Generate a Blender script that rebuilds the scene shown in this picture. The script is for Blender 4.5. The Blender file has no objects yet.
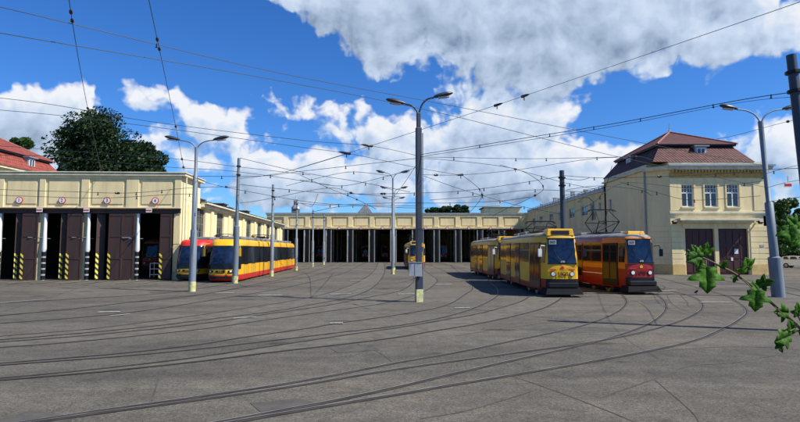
import bpy, bmesh, math, random
from mathutils import Vector, Matrix
R = math.radians
random.seed(7)
scene = bpy.context.scene
COL = scene.collection

# ---------------------------------------------------------------- camera model
F, TH, CH = 533.0, math.atan(39/533.0), 2.3
def ray(px, py):
    a, b = px-400, py-211
    return Vector((a, F*math.cos(TH)+b*math.sin(TH), F*math.sin(TH)-b*math.cos(TH)))
def P(px, py, Y):
    d = ray(px, py); s = Y/d.y
    return Vector((d.x*s, Y, CH+d.z*s))
def G(px, py, z=0.0):
    d = ray(px, py); s = (z-CH)/d.z
    return Vector((d.x*s, d.y*s, z))

# ---------------------------------------------------------------- materials
MATS = {}
def mat(name, col, rough=0.7, metal=0.0, var=0.12, scale=3.0, bump=0.0, bscale=40.0, spec=0.5, coat=0.0, dark=None, streak=False):
    if name in MATS: return MATS[name]
    m = bpy.data.materials.new(name); m.use_nodes = True
    nt = m.node_tree; b = nt.nodes['Principled BSDF']
    b.inputs['Roughness'].default_value = rough; b.inputs['Metallic'].default_value = metal
    b.inputs['Specular IOR Level'].default_value = spec
    b.inputs['Coat Weight'].default_value = coat
    tc = nt.nodes.new('ShaderNodeTexCoord'); n = nt.nodes.new('ShaderNodeTexNoise')
    n.inputs['Scale'].default_value = scale; n.inputs['Detail'].default_value = 6; n.inputs['Roughness'].default_value = 0.65
    src = tc.outputs['Object']
    if streak:
        mp = nt.nodes.new('ShaderNodeMapping'); mp.inputs['Scale'].default_value = (1, 1, 0.18)
        nt.links.new(src, mp.inputs['Vector']); nt.links.new(mp.outputs['Vector'], n.inputs['Vector'])
    else:
        nt.links.new(src, n.inputs['Vector'])
    r = nt.nodes.new('ShaderNodeValToRGB')
    d = dark if dark else tuple(c*(1-2.2*var) for c in col)
    r.color_ramp.elements[0].position = 0.3; r.color_ramp.elements[0].color = (*[max(0, c) for c in d], 1)
    r.color_ramp.elements[1].position = 0.6; r.color_ramp.elements[1].color = (*[min(1, c*(1+var*0.5)) for c in col], 1)
    nt.links.new(n.outputs['Fac'], r.inputs['Fac']); nt.links.new(r.outputs['Color'], b.inputs['Base Color'])
    if bump:
        n2 = nt.nodes.new('ShaderNodeTexNoise'); n2.inputs['Scale'].default_value = bscale; n2.inputs['Detail'].default_value = 4
        nt.links.new(src, n2.inputs['Vector'])
        bp = nt.nodes.new('ShaderNodeBump'); bp.inputs['Strength'].default_value = bump; bp.inputs['Distance'].default_value = 0.02
        nt.links.new(n2.outputs['Fac'], bp.inputs['Height']); nt.links.new(bp.outputs['Normal'], b.inputs['Normal'])
    if streak:
        n3 = nt.nodes.new('ShaderNodeTexNoise'); n3.inputs['Scale'].default_value = 2.6; n3.inputs['Detail'].default_value = 8; n3.inputs['Roughness'].default_value = 0.7
        mp3 = nt.nodes.new('ShaderNodeMapping'); mp3.inputs['Scale'].default_value = (0.9, 0.9, 0.16); nt.links.new(src, mp3.inputs['Vector']); nt.links.new(mp3.outputs['Vector'], n3.inputs['Vector'])
        r3 = nt.nodes.new('ShaderNodeValToRGB'); r3.color_ramp.elements[0].position = 0.28; r3.color_ramp.elements[0].color = (0.62, 0.58, 0.54, 1); r3.color_ramp.elements[1].position = 0.52; r3.color_ramp.elements[1].color = (1, 1, 1, 1)
        nt.links.new(n3.outputs['Fac'], r3.inputs['Fac'])
        mm = nt.nodes.new('ShaderNodeMix'); mm.data_type = 'RGBA'; mm.blend_type = 'MULTIPLY'; mm.inputs['Factor'].default_value = 0.42
        nt.links.new(r.outputs['Color'], mm.inputs['A']); nt.links.new(r3.outputs['Color'], mm.inputs['B']); nt.links.new(mm.outputs['Result'], b.inputs['Base Color'])
    MATS[name] = m
    return m

plaster   = mat('cream_plaster', (0.76, 0.60, 0.30), 0.9, var=0.10, scale=0.7, bump=0.3, streak=True)
plaster_l = mat('pale_plaster', (0.82, 0.67, 0.36), 0.9, var=0.07, scale=0.8, bump=0.3, streak=True)
plaster_g = mat('weathered_plaster', (0.78, 0.67, 0.38), 0.9, var=0.10, scale=0.9, bump=0.3, streak=True)
plaster_o = mat('ochre_plinth', (0.62, 0.44, 0.17), 0.9, var=0.12, scale=1.5, bump=0.3)
trim      = mat('trim_plaster', (0.66, 0.60, 0.42), 0.85, var=0.12, scale=1.5)
zinc      = mat('zinc_sheet', (0.30, 0.33, 0.36), 0.5, 0.4, var=0.1, scale=2)
brown     = mat('brown_door_paint', (0.052, 0.026, 0.019), 0.6, var=0.15, scale=1.2, streak=True)
maroon    = mat('maroon_gate', (0.060, 0.012, 0.010), 0.55, var=0.12, scale=1.2, streak=True)
concrete  = mat('concrete', (0.30, 0.30, 0.28), 0.9, var=0.15, scale=2, bump=0.2)
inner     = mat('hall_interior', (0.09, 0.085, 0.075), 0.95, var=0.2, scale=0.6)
column_m  = mat('column_paint', (0.22, 0.22, 0.20), 0.8, var=0.15, scale=1)
leafdoor  = mat('hall_door_paint', (0.22, 0.235, 0.21), 0.7, var=0.18, scale=1.2, streak=True)
white_p   = mat('white_paint', (0.78, 0.78, 0.75), 0.5, var=0.05, scale=4)
black_m   = mat('black_metal', (0.012, 0.012, 0.014), 0.5, var=0.1, spec=0.25)
rubber    = mat('rubber', (0.012, 0.012, 0.014), 0.85, var=0.1, spec=0.1)
grey_pole = mat('pole_paint', (0.17, 0.205, 0.235), 0.55, 0.1, var=0.12, scale=2.5, streak=True)
dark_pole = mat('dark_pole_paint', (0.030, 0.040, 0.062), 0.5, 0.1, var=0.15, scale=2.5, streak=True)
pale_band = mat('pale_band', (0.55, 0.53, 0.25), 0.8, var=0.2, scale=6)
lamp_m    = mat('lamp_housing', (0.05, 0.055, 0.065), 0.45, 0.2, var=0.1)
lamp_g    = mat('lamp_lens', (0.45, 0.47, 0.48), 0.2, var=0.05)
box_m     = mat('cabinet_paint', (0.36, 0.37, 0.37), 0.5, var=0.08, scale=3)
wire_m    = mat('wire_metal', (0.035, 0.04, 0.045), 0.5, 0.5, var=0.05)
wire_c    = mat('copper_wire', (0.10, 0.105, 0.08), 0.4, 0.6, var=0.05)
insul     = mat('brown_insulator', (0.035, 0.014, 0.011), 0.35, var=0.1)
rust_rail = mat('rusty_rail_head', (0.066, 0.052, 0.038), 0.7, 0.15, var=0.3, scale=1.2)
steel     = mat('rail_steel', (0.30, 0.27, 0.23), 0.45, 0.5, var=0.25, scale=1.5)
groove_m  = mat('rail_groove', (0.012, 0.009, 0.007), 0.95, var=0.2, scale=2)
tyellow   = mat('tram_yellow', (0.78, 0.41, 0.012), 0.45, var=0.05, scale=1.5, coat=0.15, spec=0.35)
torange   = mat('tram_orange', (0.60, 0.19, 0.012), 0.45, var=0.06, scale=1.5, coat=0.15, spec=0.35)
tred      = mat('tram_red', (0.28, 0.014, 0.011), 0.45, var=0.08, scale=1.5, coat=0.15, spec=0.35)
tred_b    = mat('tram_bright_red', (0.55, 0.022, 0.014), 0.45, var=0.06, scale=1.5, coat=0.15, spec=0.35)
tdark     = mat('tram_dark_red', (0.20, 0.012, 0.010), 0.4, var=0.1, scale=1.5, coat=0.4)
troof     = mat('tram_roof', (0.30, 0.25, 0.15), 0.7, var=0.2, scale=2)
troof_g   = mat('tram_roof_grey', (0.22, 0.22, 0.21), 0.6, var=0.2, scale=2)
tbrown    = mat('tram_door_brown', (0.10, 0.045, 0.02), 0.5, var=0.1)
under     = mat('underframe', (0.022, 0.02, 0.018), 0.9, var=0.2)
bellows   = mat('bellows', (0.03, 0.03, 0.03), 0.9, var=0.1)
glass     = mat('dark_glass', (0.010, 0.012, 0.016), 0.12, var=0.05, spec=0.30)
glass_b   = mat('windscreen_glass', (0.008, 0.016, 0.040), 0.05, var=0.6, scale=1.6, spec=0.55)
win_glass = mat('window_glass', (0.02, 0.026, 0.034), 0.08, var=0.1, spec=0.8)
hl_m      = mat('headlight_lens', (0.75, 0.75, 0.70), 0.15, var=0.05)
red_l     = mat('red_mark', (0.55, 0.02, 0.02), 0.4, var=0.05)
amber     = mat('amber_display', (0.5, 0.35, 0.1), 0.4, var=0.05)
skyl      = mat('skylight_glass', (0.09, 0.10, 0.11), 0.6, var=0.2, scale=1)
green_gl  = mat('green_glass_wall', (0.16, 0.26, 0.26), 0.15, var=0.2, scale=0.5)
bark      = mat('bark', (0.07, 0.05, 0.035), 0.95, var=0.2, scale=4, bump=0.6, bscale=15)
paint_w   = mat('worn_white_marking', (0.33, 0.33, 0.30), 0.85, var=0.25, scale=9, dark=(0.13, 0.13, 0.12))
car_w     = mat('car_white', (0.70, 0.70, 0.68), 0.3, var=0.03, coat=0.8)
paper     = mat('paper', (0.72, 0.72, 0.70), 0.8, var=0.05)

def leafmat(name, c1, c2, trans=0.25, rough=0.5):
    m = bpy.data.materials.new(name); m.use_nodes = True
    nt = m.node_tree; b = nt.nodes['Principled BSDF']; out = nt.nodes['Material Output']
    g = nt.nodes.new('ShaderNodeNewGeometry'); r = nt.nodes.new('ShaderNodeValToRGB')
    r.color_ramp.elements[0].color = (*c1, 1); r.color_ramp.elements[1].color = (*c2, 1)
    nt.links.new(g.outputs['Random Per Island'], r.inputs['Fac'])
    nt.links.new(r.outputs['Color'], b.inputs['Base Color'])
    b.inputs['Roughness'].default_value = rough; b.inputs['Specular IOR Level'].default_value = 0.15
    t = nt.nodes.new('ShaderNodeBsdfTranslucent'); nt.links.new(r.outputs['Color'], t.inputs['Color'])
    mx = nt.nodes.new('ShaderNodeMixShader'); mx.inputs[0].default_value = trans
    nt.links.new(b.outputs[0], mx.inputs[1]); nt.links.new(t.outputs[0], mx.inputs[2]); nt.links.new(mx.outputs[0], out.inputs['Surface'])
    return m
leaf_dark = leafmat('dark_leaves', (0.010, 0.022, 0.010), (0.030, 0.062, 0.020))
leaf_mid  = leafmat('mid_leaves', (0.022, 0.055, 0.012), (0.060, 0.12, 0.025))
def near_leaf_mat():
    m = leafmat('near_leaf', (0.05, 0.17, 0.014), (0.11, 0.30, 0.025), 0.6, 0.6); nt = m.node_tree; N = nt.nodes; L = nt.links
    src = [n for n in N if n.type == 'VALTORGB'][0]; oi = N.new('ShaderNodeObjectInfo'); L.new(oi.outputs['Random'], src.inputs['Fac'])
    tc = N.new('ShaderNodeTexCoord'); sx = N.new('ShaderNodeSeparateXYZ'); L.new(tc.outputs['Object'], sx.inputs[0])
    def mt(op, a, b=None):
        n = N.new('ShaderNodeMath'); n.operation = op
        for i, x in enumerate((a, b)):
            if x is None: continue
            if isinstance(x, (int, float)): n.inputs[i].default_value = x
            else: L.new(x, n.inputs[i])
        return n.outputs[0]
    ax = mt('ABSOLUTE', sx.outputs[0]); rib = mt('LESS_THAN', ax, 0.0007)
    vein = mt('LESS_THAN', mt('FRACT', mt('DIVIDE', mt('SUBTRACT', sx.outputs[1], mt('MULTIPLY', ax, 0.8)), 0.011)), 0.09)
    k = mt('MAXIMUM', rib, mt('MULTIPLY', vein, 0.6))
    mx = N.new('ShaderNodeMix'); mx.data_type = 'RGBA'; L.new(mt('MULTIPLY', k, 0.6), mx.inputs['Factor']); L.new(src.outputs['Color'], mx.inputs['A']); mx.inputs['B'].default_value = (0.20, 0.34, 0.07, 1)
    no = N.new('ShaderNodeTexNoise'); no.inputs['Scale'].default_value = 90; L.new(tc.outputs['Object'], no.inputs['Vector'])
    r = N.new('ShaderNodeValToRGB'); r.color_ramp.elements[0].color = (.6,.6,.6,1); r.color_ramp.elements[1].color = (1.25,1.2,1.1,1); r.color_ramp.elements[0].position = .35; r.color_ramp.elements[1].position = .65; L.new(no.outputs['Fac'], r.inputs['Fac'])
    mu = N.new('ShaderNodeMix'); mu.data_type = 'RGBA'; mu.blend_type = 'MULTIPLY'; mu.inputs['Factor'].default_value = 1; L.new(mx.outputs['Result'], mu.inputs['A']); L.new(r.outputs['Color'], mu.inputs['B'])
    b = N['Principled BSDF']; b.inputs['Specular IOR Level'].default_value = 0.3
    L.new(mu.outputs['Result'], b.inputs['Base Color'])
    t = [n for n in N if n.type == 'BSDF_TRANSLUCENT'][0]; L.new(mu.outputs['Result'], t.inputs['Color'])
    return m
leaf_near = near_leaf_mat()

def tile_mat(name, c1, c2, pitch=0.28, axis='Z'):
    m = bpy.data.materials.new(name); m.use_nodes = True
    nt = m.node_tree; b = nt.nodes['Principled BSDF']; b.inputs['Roughness'].default_value = 0.75
    tc = nt.nodes.new('ShaderNodeTexCoord'); sx = nt.nodes.new('ShaderNodeSeparateXYZ')
    nt.links.new(tc.outputs['Object'], sx.inputs[0])
    def frac(sock, p):
        d = nt.nodes.new('ShaderNodeMath'); d.operation = 'DIVIDE'; d.inputs[1].default_value = p; nt.links.new(sock, d.inputs[0])
        f = nt.nodes.new('ShaderNodeMath'); f.operation = 'FRACT'; nt.links.new(d.outputs[0], f.inputs[0]); return f.outputs[0]
    fz = frac(sx.outputs['Z'], pitch)
    ad = nt.nodes.new('ShaderNodeMath'); ad.operation = 'ADD'; nt.links.new(sx.outputs['X'], ad.inputs[0]); nt.links.new(sx.outputs['Y'], ad.inputs[1])
    fx = frac(ad.outputs[0], 0.3)
    s = nt.nodes.new('ShaderNodeMath'); s.operation = 'PINGPONG'; s.inputs[1].default_value = 0.5; nt.links.new(fx, s.inputs[0])
    h = nt.nodes.new('ShaderNodeMath'); h.operation = 'ADD'; nt.links.new(fz, h.inputs[0]); nt.links.new(s.outputs[0], h.inputs[1])
    bp = nt.nodes.new('ShaderNodeBump'); bp.inputs['Strength'].default_value = 1.0; bp.inputs['Distance'].default_value = 0.10; bp.invert = True
    nt.links.new(h.outputs[0], bp.inputs['Height']); nt.links.new(bp.outputs['Normal'], b.inputs['Normal'])
    n = nt.nodes.new('ShaderNodeTexNoise'); n.inputs['Scale'].default_value = 2.2; n.inputs['Detail'].default_value = 8; nt.links.new(tc.outputs['Object'], n.inputs['Vector'])
    ov = nt.nodes.new('ShaderNodeMath'); ov.operation = 'MULTIPLY_ADD'; ov.inputs[1].default_value = 0.25; nt.links.new(fz, ov.inputs[0]); nt.links.new(n.outputs['Fac'], ov.inputs[2])
    r = nt.nodes.new('ShaderNodeValToRGB'); r.color_ramp.elements[0].position = 0.4; r.color_ramp.elements[1].position = 0.8
    r.color_ramp.elements[0].color = (*c1, 1); r.color_ramp.elements[1].color = (*c2, 1)
    nt.links.new(ov.outputs[0], r.inputs['Fac']); nt.links.new(r.outputs['Color'], b.inputs['Base Color'])
    return m
tiles_dk = tile_mat('clay_tiles', (0.040, 0.013, 0.011), (0.115, 0.036, 0.028), 0.36)
tiles_rd = tile_mat('red_clay_tiles', (0.14, 0.026, 0.016), (0.32, 0.065, 0.04), 0.36)
felt = mat('roof_felt', (0.10, 0.10, 0.10), 0.9, var=0.2, scale=1)

def stripes_mat():
    m = bpy.data.materials.new('hazard_stripes'); m.use_nodes = True
    nt = m.node_tree; b = nt.nodes['Principled BSDF']; b.inputs['Roughness'].default_value = 0.6
    tc = nt.nodes.new('ShaderNodeTexCoord'); sx = nt.nodes.new('ShaderNodeSeparateXYZ'); nt.links.new(tc.outputs['Object'], sx.inputs[0])
    a = nt.nodes.new('ShaderNodeMath'); a.operation = 'ADD'; nt.links.new(sx.outputs['X'], a.inputs[0]); nt.links.new(sx.outputs['Z'], a.inputs[1])
    d = nt.nodes.new('ShaderNodeMath'); d.operation = 'DIVIDE'; d.inputs[1].default_value = 0.42; nt.links.new(a.outputs[0], d.inputs[0])
    f = nt.nodes.new('ShaderNodeMath'); f.operation = 'FRACT'; nt.links.new(d.outputs[0], f.inputs[0])
    g = nt.nodes.new('ShaderNodeMath'); g.operation = 'GREATER_THAN'; g.inputs[1].default_value = 0.5; nt.links.new(f.outputs[0], g.inputs[0])
    mx = nt.nodes.new('ShaderNodeMix'); mx.data_type = 'RGBA'; mx.inputs['A'].default_value = (0.02, 0.02, 0.02, 1); mx.inputs['B'].default_value = (0.85, 0.66, 0.08, 1)
    nt.links.new(g.outputs[0], mx.inputs['Factor']); nt.links.new(mx.outputs['Result'], b.inputs['Base Color'])
    return m
stripes = stripes_mat()

def asphalt():
    m = bpy.data.materials.new('asphalt'); m.use_nodes = True
    nt = m.node_tree; N = nt.nodes; L = nt.links; b = N['Principled BSDF']; b.inputs['Roughness'].default_value = 0.92; b.inputs['Specular IOR Level'].default_value = 0.15
    tc = N.new('ShaderNodeTexCoord')
    def noise(s, det=6, ro=0.6, stretch=None, rot=0):
        n = N.new('ShaderNodeTexNoise'); n.inputs['Scale'].default_value = s; n.inputs['Detail'].default_value = det; n.inputs['Roughness'].default_value = ro
        mp = N.new('ShaderNodeMapping'); mp.inputs['Scale'].default_value = stretch or (1, 1, 1); mp.inputs['Rotation'].default_value = (0, 0, rot)
        L.new(tc.outputs['Object'], mp.inputs['Vector']); L.new(mp.outputs['Vector'], n.inputs['Vector'])
        return n.outputs['Fac']
    def ramp(f, p0, c0, p1, c1):
        r = N.new('ShaderNodeValToRGB'); r.color_ramp.elements[0].position = p0; r.color_ramp.elements[1].position = p1
        r.color_ramp.elements[0].color = (*c0, 1); r.color_ramp.elements[1].color = (*c1, 1); L.new(f, r.inputs['Fac']); return r.outputs['Color']
    def mul(a, c, f=1.0):
        x = N.new('ShaderNodeMix'); x.data_type = 'RGBA'; x.blend_type = 'MULTIPLY'; x.inputs['Factor'].default_value = f
        L.new(a, x.inputs['A']); L.new(c, x.inputs['B']); return x.outputs['Result']
    c = ramp(noise(0.16, 5, 0.6, (1, 1.6, 1), 0.4), 0.35, (0.104, 0.096, 0.082), 0.65, (0.140, 0.128, 0.108))
    c = mul(c, ramp(noise(0.5, 7, 0.7, (0.35, 1.7, 1), 0.35), 0.3, (0.72, 0.72, 0.74), 0.62, (1.08, 1.07, 1.04)))
    c = mul(c, ramp(noise(2.6, 6, 0.7), 0.3, (0.72, 0.72, 0.73), 0.65, (1.1, 1.1, 1.08)))
    c = mul(c, ramp(noise(18, 5, 0.8), 0.36, (0.55, 0.55, 0.56), 0.64, (1.5, 1.48, 1.44)))
    c = mul(c, ramp(noise(60, 3, 0.8), 0.38, (0.40, 0.40, 0.41), 0.64, (1.7, 1.67, 1.6)), 0.75)
    # cracks
    v = N.new('ShaderNodeTexVoronoi'); v.feature = 'DISTANCE_TO_EDGE'; v.inputs['Scale'].default_value = 0.11
    w = N.new('ShaderNodeVectorMath'); w.operation = 'ADD'; nn = N.new('ShaderNodeTexNoise'); nn.inputs['Scale'].default_value = 0.45; nn.inputs['Detail'].default_value = 8
    L.new(tc.outputs['Object'], nn.inputs['Vector']); L.new(tc.outputs['Object'], w.inputs[0]); w2 = N.new('ShaderNodeVectorMath'); w2.operation = 'SCALE'; w2.inputs['Scale'].default_value = 7.0; L.new(nn.outputs['Color'], w2.inputs[0]); L.new(w2.outputs[0], w.inputs[1]); L.new(w.outputs[0], v.inputs['Vector'])
    c = mul(c, ramp(v.outputs['Distance'], 0.0, (0.74, 0.74, 0.74), 0.0016, (1, 1, 1)))
    # darker wandering seams and old repair zones
    c = mul(c, ramp(noise(0.07, 2, 0.4, (0.5, 2.2, 1), 0.5), 0.44, (0.84, 0.85, 0.87), 0.47, (1, 1, 1)))
    c = mul(c, ramp(noise(0.35, 8, 0.75, (0.25, 3.0, 1), 0.42), 0.60, (1, 1, 1), 0.72, (1.32, 1.30, 1.26)))
    # oil stains
    c = mul(c, ramp(noise(0.9, 3, 0.5, (0.6, 1.3, 1), 1.1), 0.27, (0.55, 0.53, 0.5), 0.36, (1, 1, 1)))
    L.new(c, b.inputs['Base Color'])
    bp = N.new('ShaderNodeBump'); bp.inputs['Strength'].default_value = 0.55; bp.inputs['Distance'].default_value = 0.012
    L.new(noise(75, 3, 0.8), bp.inputs['Height']); L.new(bp.outputs['Normal'], b.inputs['Normal'])
    return m
asph = asphalt()
def strip_mat(name, col):
    return mat(name, col, 0.9, var=0.22, scale=2.4, bump=0.4, bscale=60)
trackbed = strip_mat('track_bed_asphalt', (0.112, 0.098, 0.072))
edge_m = strip_mat('rail_edge_asphalt', (0.105, 0.096, 0.078))
patch_m = strip_mat('patch_asphalt', (0.074, 0.066, 0.053))
patch_l = strip_mat('pale_patch_asphalt', (0.105, 0.100, 0.088))

# ---------------------------------------------------------------- mesh builder
class MB:
    def __init__(s): s.v = []; s.f = []; s.m = []
    def add(s, vs, fs, mi=0):
        o = len(s.v); s.v += [tuple(v) for v in vs]
        for f in fs: s.f.append([i+o for i in f]); s.m.append(mi)
        return s
    def box(s, x0, x1, y0, y1, z0, z1, mi=0):
        v = [(x0,y0,z0),(x1,y0,z0),(x1,y1,z0),(x0,y1,z0),(x0,y0,z1),(x1,y0,z1),(x1,y1,z1),(x0,y1,z1)]
        return s.add(v, [(0,3,2,1),(4,5,6,7),(0,1,5,4),(1,2,6,5),(2,3,7,6),(3,0,4,7)], mi)
    def obox(s, c, sx, sy, sz, M3, mi=0):
        v = [Vector(c)+M3@Vector((a*sx/2, b*sy/2, d*sz/2)) for d in (-1,1) for (a,b) in ((-1,-1),(1,-1),(1,1),(-1,1))]
        return s.add(v, [(0,3,2,1),(4,5,6,7),(0,1,5,4),(1,2,6,5),(2,3,7,6),(3,0,4,7)], mi)
    def prism(s, pts, z0, z1, mi=0):
        n = len(pts); v = [(p[0],p[1],z0) for p in pts]+[(p[0],p[1],z1) for p in pts]
        return s.add(v, [tuple(range(n))[::-1], tuple(range(n,2*n))]+[(i,(i+1)%n,n+(i+1)%n,n+i) for i in range(n)], mi)
    def hexa(s, bot, top, mi=0):
        n = len(bot)
        return s.add(list(bot)+list(top), [tuple(range(n))[::-1], tuple(range(n,2*n))]+[(i,(i+1)%n,n+(i+1)%n,n+i) for i in range(n)], mi)
    def tube(s, pts, r, n=6, mi=0, cap=True):
        pts = [Vector(p) for p in pts]; rs = r if isinstance(r, (list, tuple)) else [r]*len(pts)
        o = len(s.v)
        for i, p in enumerate(pts):
            t = (pts[min(i+1, len(pts)-1)]-pts[max(i-1, 0)]).normalized()
            up = Vector((0,0,1)) if abs(t.z) < 0.95 else Vector((1,0,0))
            a = t.cross(up).normalized(); b = a.cross(t)
            for k in range(n):
                q = 2*math.pi*(k+0.5)/n; s.v.append(tuple(p+(a*math.cos(q)+b*math.sin(q))*rs[i]))
        for i in range(len(pts)-1):
            for k in range(n):
                s.f.append([o+i*n+k, o+i*n+(k+1)%n, o+(i+1)*n+(k+1)%n, o+(i+1)*n+k]); s.m.append(mi)
        if cap:
            s.f.append([o+k for k in range(n)][::-1]); s.m.append(mi)
            s.f.append([o+(len(pts)-1)*n+k for k in range(n)]); s.m.append(mi)
        return s
    def disc(s, c, nrm, r, th, n=20, mi=0):
        c = Vector(c); nrm = Vector(nrm).normalized()
        return s.tube([c, c+nrm*th], r, n, mi)
    def build(s, name, mats, parent=None, smooth=None, bevel=0, recalc=True):
        me = bpy.data.meshes.new(name); me.from_pydata(s.v, [], s.f)
        for m in (mats if isinstance(mats, (list, tuple)) else [mats]): me.materials.append(m)
        me.polygons.foreach_set('material_index', s.m)
        if recalc:
            bm = bmesh.new(); bm.from_mesh(me); bmesh.ops.recalc_face_normals(bm, faces=bm.faces); bm.to_mesh(me); bm.free()
        me.update()
        if smooth is not None:
            me.polygons.foreach_set('use_smooth', [True]*len(me.polygons)); me.set_sharp_from_angle(angle=R(smooth))
        o = bpy.data.objects.new(name, me); COL.objects.link(o)
        if parent: o.parent = parent
        if bevel:
            b = o.modifiers.new('bevel', 'BEVEL'); b.width = bevel; b.segments = 2; b.limit_method = 'ANGLE'; b.angle_limit = R(35)
        return o

def tag(o, label=None, cat=None, group=None, kind=None):
    if label: o['label'] = label
    if cat: o['category'] = cat
    if group: o['group'] = group
    if kind: o['kind'] = kind
    return o
def thing(name, loc, label, cat, group=None, rz=0):
    o = bpy.data.objects.new(name, None); COL.objects.link(o); o.location = loc; o.rotation_euler = (0,0,rz); o.empty_display_size = 0.3
    return tag(o, label, cat, group)
def copy_tree(o, parent=None):
    c = o.copy(); COL.objects.link(c); c.parent = parent
    for ch in list(o.children): copy_tree(ch, c)
    return c
def text_mesh(body, size, name, m, parent=None, extrude=0.004):
    cu = bpy.data.curves.new('t', 'FONT'); cu.body = body; cu.size = size; cu.align_x = 'CENTER'; cu.align_y = 'CENTER'; cu.extrude = extrude
    t = bpy.data.objects.new('t', cu); COL.objects.link(t)
    dg = bpy.context.evaluated_depsgraph_get(); me = bpy.data.meshes.new_from_object(t.evaluated_get(dg))
    bpy.data.objects.remove(t); bpy.data.curves.remove(cu)
    me.materials.clear(); me.materials.append(m)
    o = bpy.data.objects.new(name, me); COL.objects.link(o)
    if parent: o.parent = parent
    return o

def wall(mb, p0, p1, z0, z1, th, openings, mi=0, out=1):
    """wall from p0 to p1 (2D); outer face on the line, thickness th goes to the left*out of direction; openings (u0,u1,za,zb)"""
    p0 = Vector((p0[0], p0[1])); p1 = Vector((p1[0], p1[1])); L = (p1-p0).length; d = (p1-p0)/L; n = Vector((-d.y, d.x))*out*th
    us = sorted({0, L, *[u for o in openings for u in o[:2]]}); zs = sorted({z0, z1, *[z for o in openings for z in o[2:]]})
    def pt(u, z, k): q = p0+d*u+n*k; return (q.x, q.y, z)
    def solid(i, j):
        if i < 0 or j < 0 or i >= len(us)-1 or j >= len(zs)-1: return False
        u = (us[i]+us[i+1])/2; z = (zs[j]+zs[j+1])/2
        return not any(o[0] < u < o[1] and o[2] < z < o[3] for o in openings)
    for i in range(len(us)-1):
        for j in range(len(zs)-1):
            if not solid(i, j): continue
            a, b, c, e = us[i], us[i+1], zs[j], zs[j+1]
            for k in (0, 1): mb.add([pt(a,c,k), pt(b,c,k), pt(b,e,k), pt(a,e,k)], [(0,1,2,3)], mi)
            if not solid(i-1, j): mb.add([pt(a,c,0), pt(a,e,0), pt(a,e,1), pt(a,c,1)], [(0,1,2,3)], mi)
            if not solid(i+1, j): mb.add([pt(b,c,0), pt(b,e,0), pt(b,e,1), pt(b,c,1)], [(0,1,2,3)], mi)
            if not solid(i, j-1): mb.add([pt(a,c,0), pt(b,c,0), pt(b,c,1), pt(a,c,1)], [(0,1,2,3)], mi)
            if not solid(i, j+1): mb.add([pt(a,e,0), pt(b,e,0), pt(b,e,1), pt(a,e,1)], [(0,1,2,3)], mi)

def window(parent, c, nrm, w, h, cols, rows, fm=white_p, gm=win_glass, fw=0.07, label=None, bar=None, depth=0.06):
    """casement window at centre c, facing nrm (2D)"""
    n = Vector((nrm[0], nrm[1], 0)).normalized(); t = Vector((n.y, -n.x, 0)); M3 = Matrix((t, n, Vector((0,0,1)))).transposed()
    f = MB(); c = Vector(c)
    def bar_(u, z, w_, h_): f.obox(c+t*u+Vector((0,0,z)), w_, depth, h_, M3)
    bar_(-w/2+fw/2, 0, fw, h); bar_(w/2-fw/2, 0, fw, h); bar_(0, h/2-fw/2, w-2*fw, fw); bar_(0, -h/2+fw/2, w-2*fw, fw)
    z_t = -h/2+h*(bar if bar else 2)
    for i in range(1, cols): bar_(-w/2+w*i/cols, 0, fw*(1.0 if cols == 2 or i == cols/2 else 0.45), h-2*fw)
    for j in range(1, rows): bar_(0, -h/2+h*j/rows, w-2*fw, fw*0.5)
    if bar:
        bar_(0, z_t, w-2*fw, fw*1.2)
        zt = (z_t+h/2)/2
        for i in range(1, cols*2): bar_(-w/2+w*i/(cols*2), (z_t+h/2-fw)/2, fw*0.4, h/2-z_t-fw)
        bar_(0, zt, w-2*fw, fw*0.4)
    fo = f.build('window', fm, parent)
    g = MB(); g.obox(c-n*0.012, w-fw, 0.02, h-fw, M3); g.build('pane', gm, fo)
    return fo

# ---------------------------------------------------------------- camera, world, sun
cam = bpy.data.cameras.new('camera'); cam.lens = 36*F/800; cam.sensor_width = 36; cam.clip_end = 6000; cam.clip_start = 0.05
co = bpy.data.objects.new('camera', cam); COL.objects.link(co); co.location = (0, 0, CH); co.rotation_euler = (math.pi/2+TH, 0, 0); scene.camera = co
SUN_EL, SUN_AZ = R(49), R(-20)          # azimuth measured from +X towards +Y
sv = Vector((math.cos(SUN_EL)*math.cos(SUN_AZ), math.cos(SUN_EL)*math.sin(SUN_AZ), math.sin(SUN_EL)))
sl = bpy.data.lights.new('sun', 'SUN'); sl.energy = 5.0; sl.angle = R(0.5); sl.color = (1.0, 0.95, 0.86)
so = bpy.data.objects.new('sun', sl); COL.objects.link(so); so.rotation_euler = sv.to_track_quat('Z', 'Y').to_euler(); so.location = (30, 0, 60)

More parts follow.
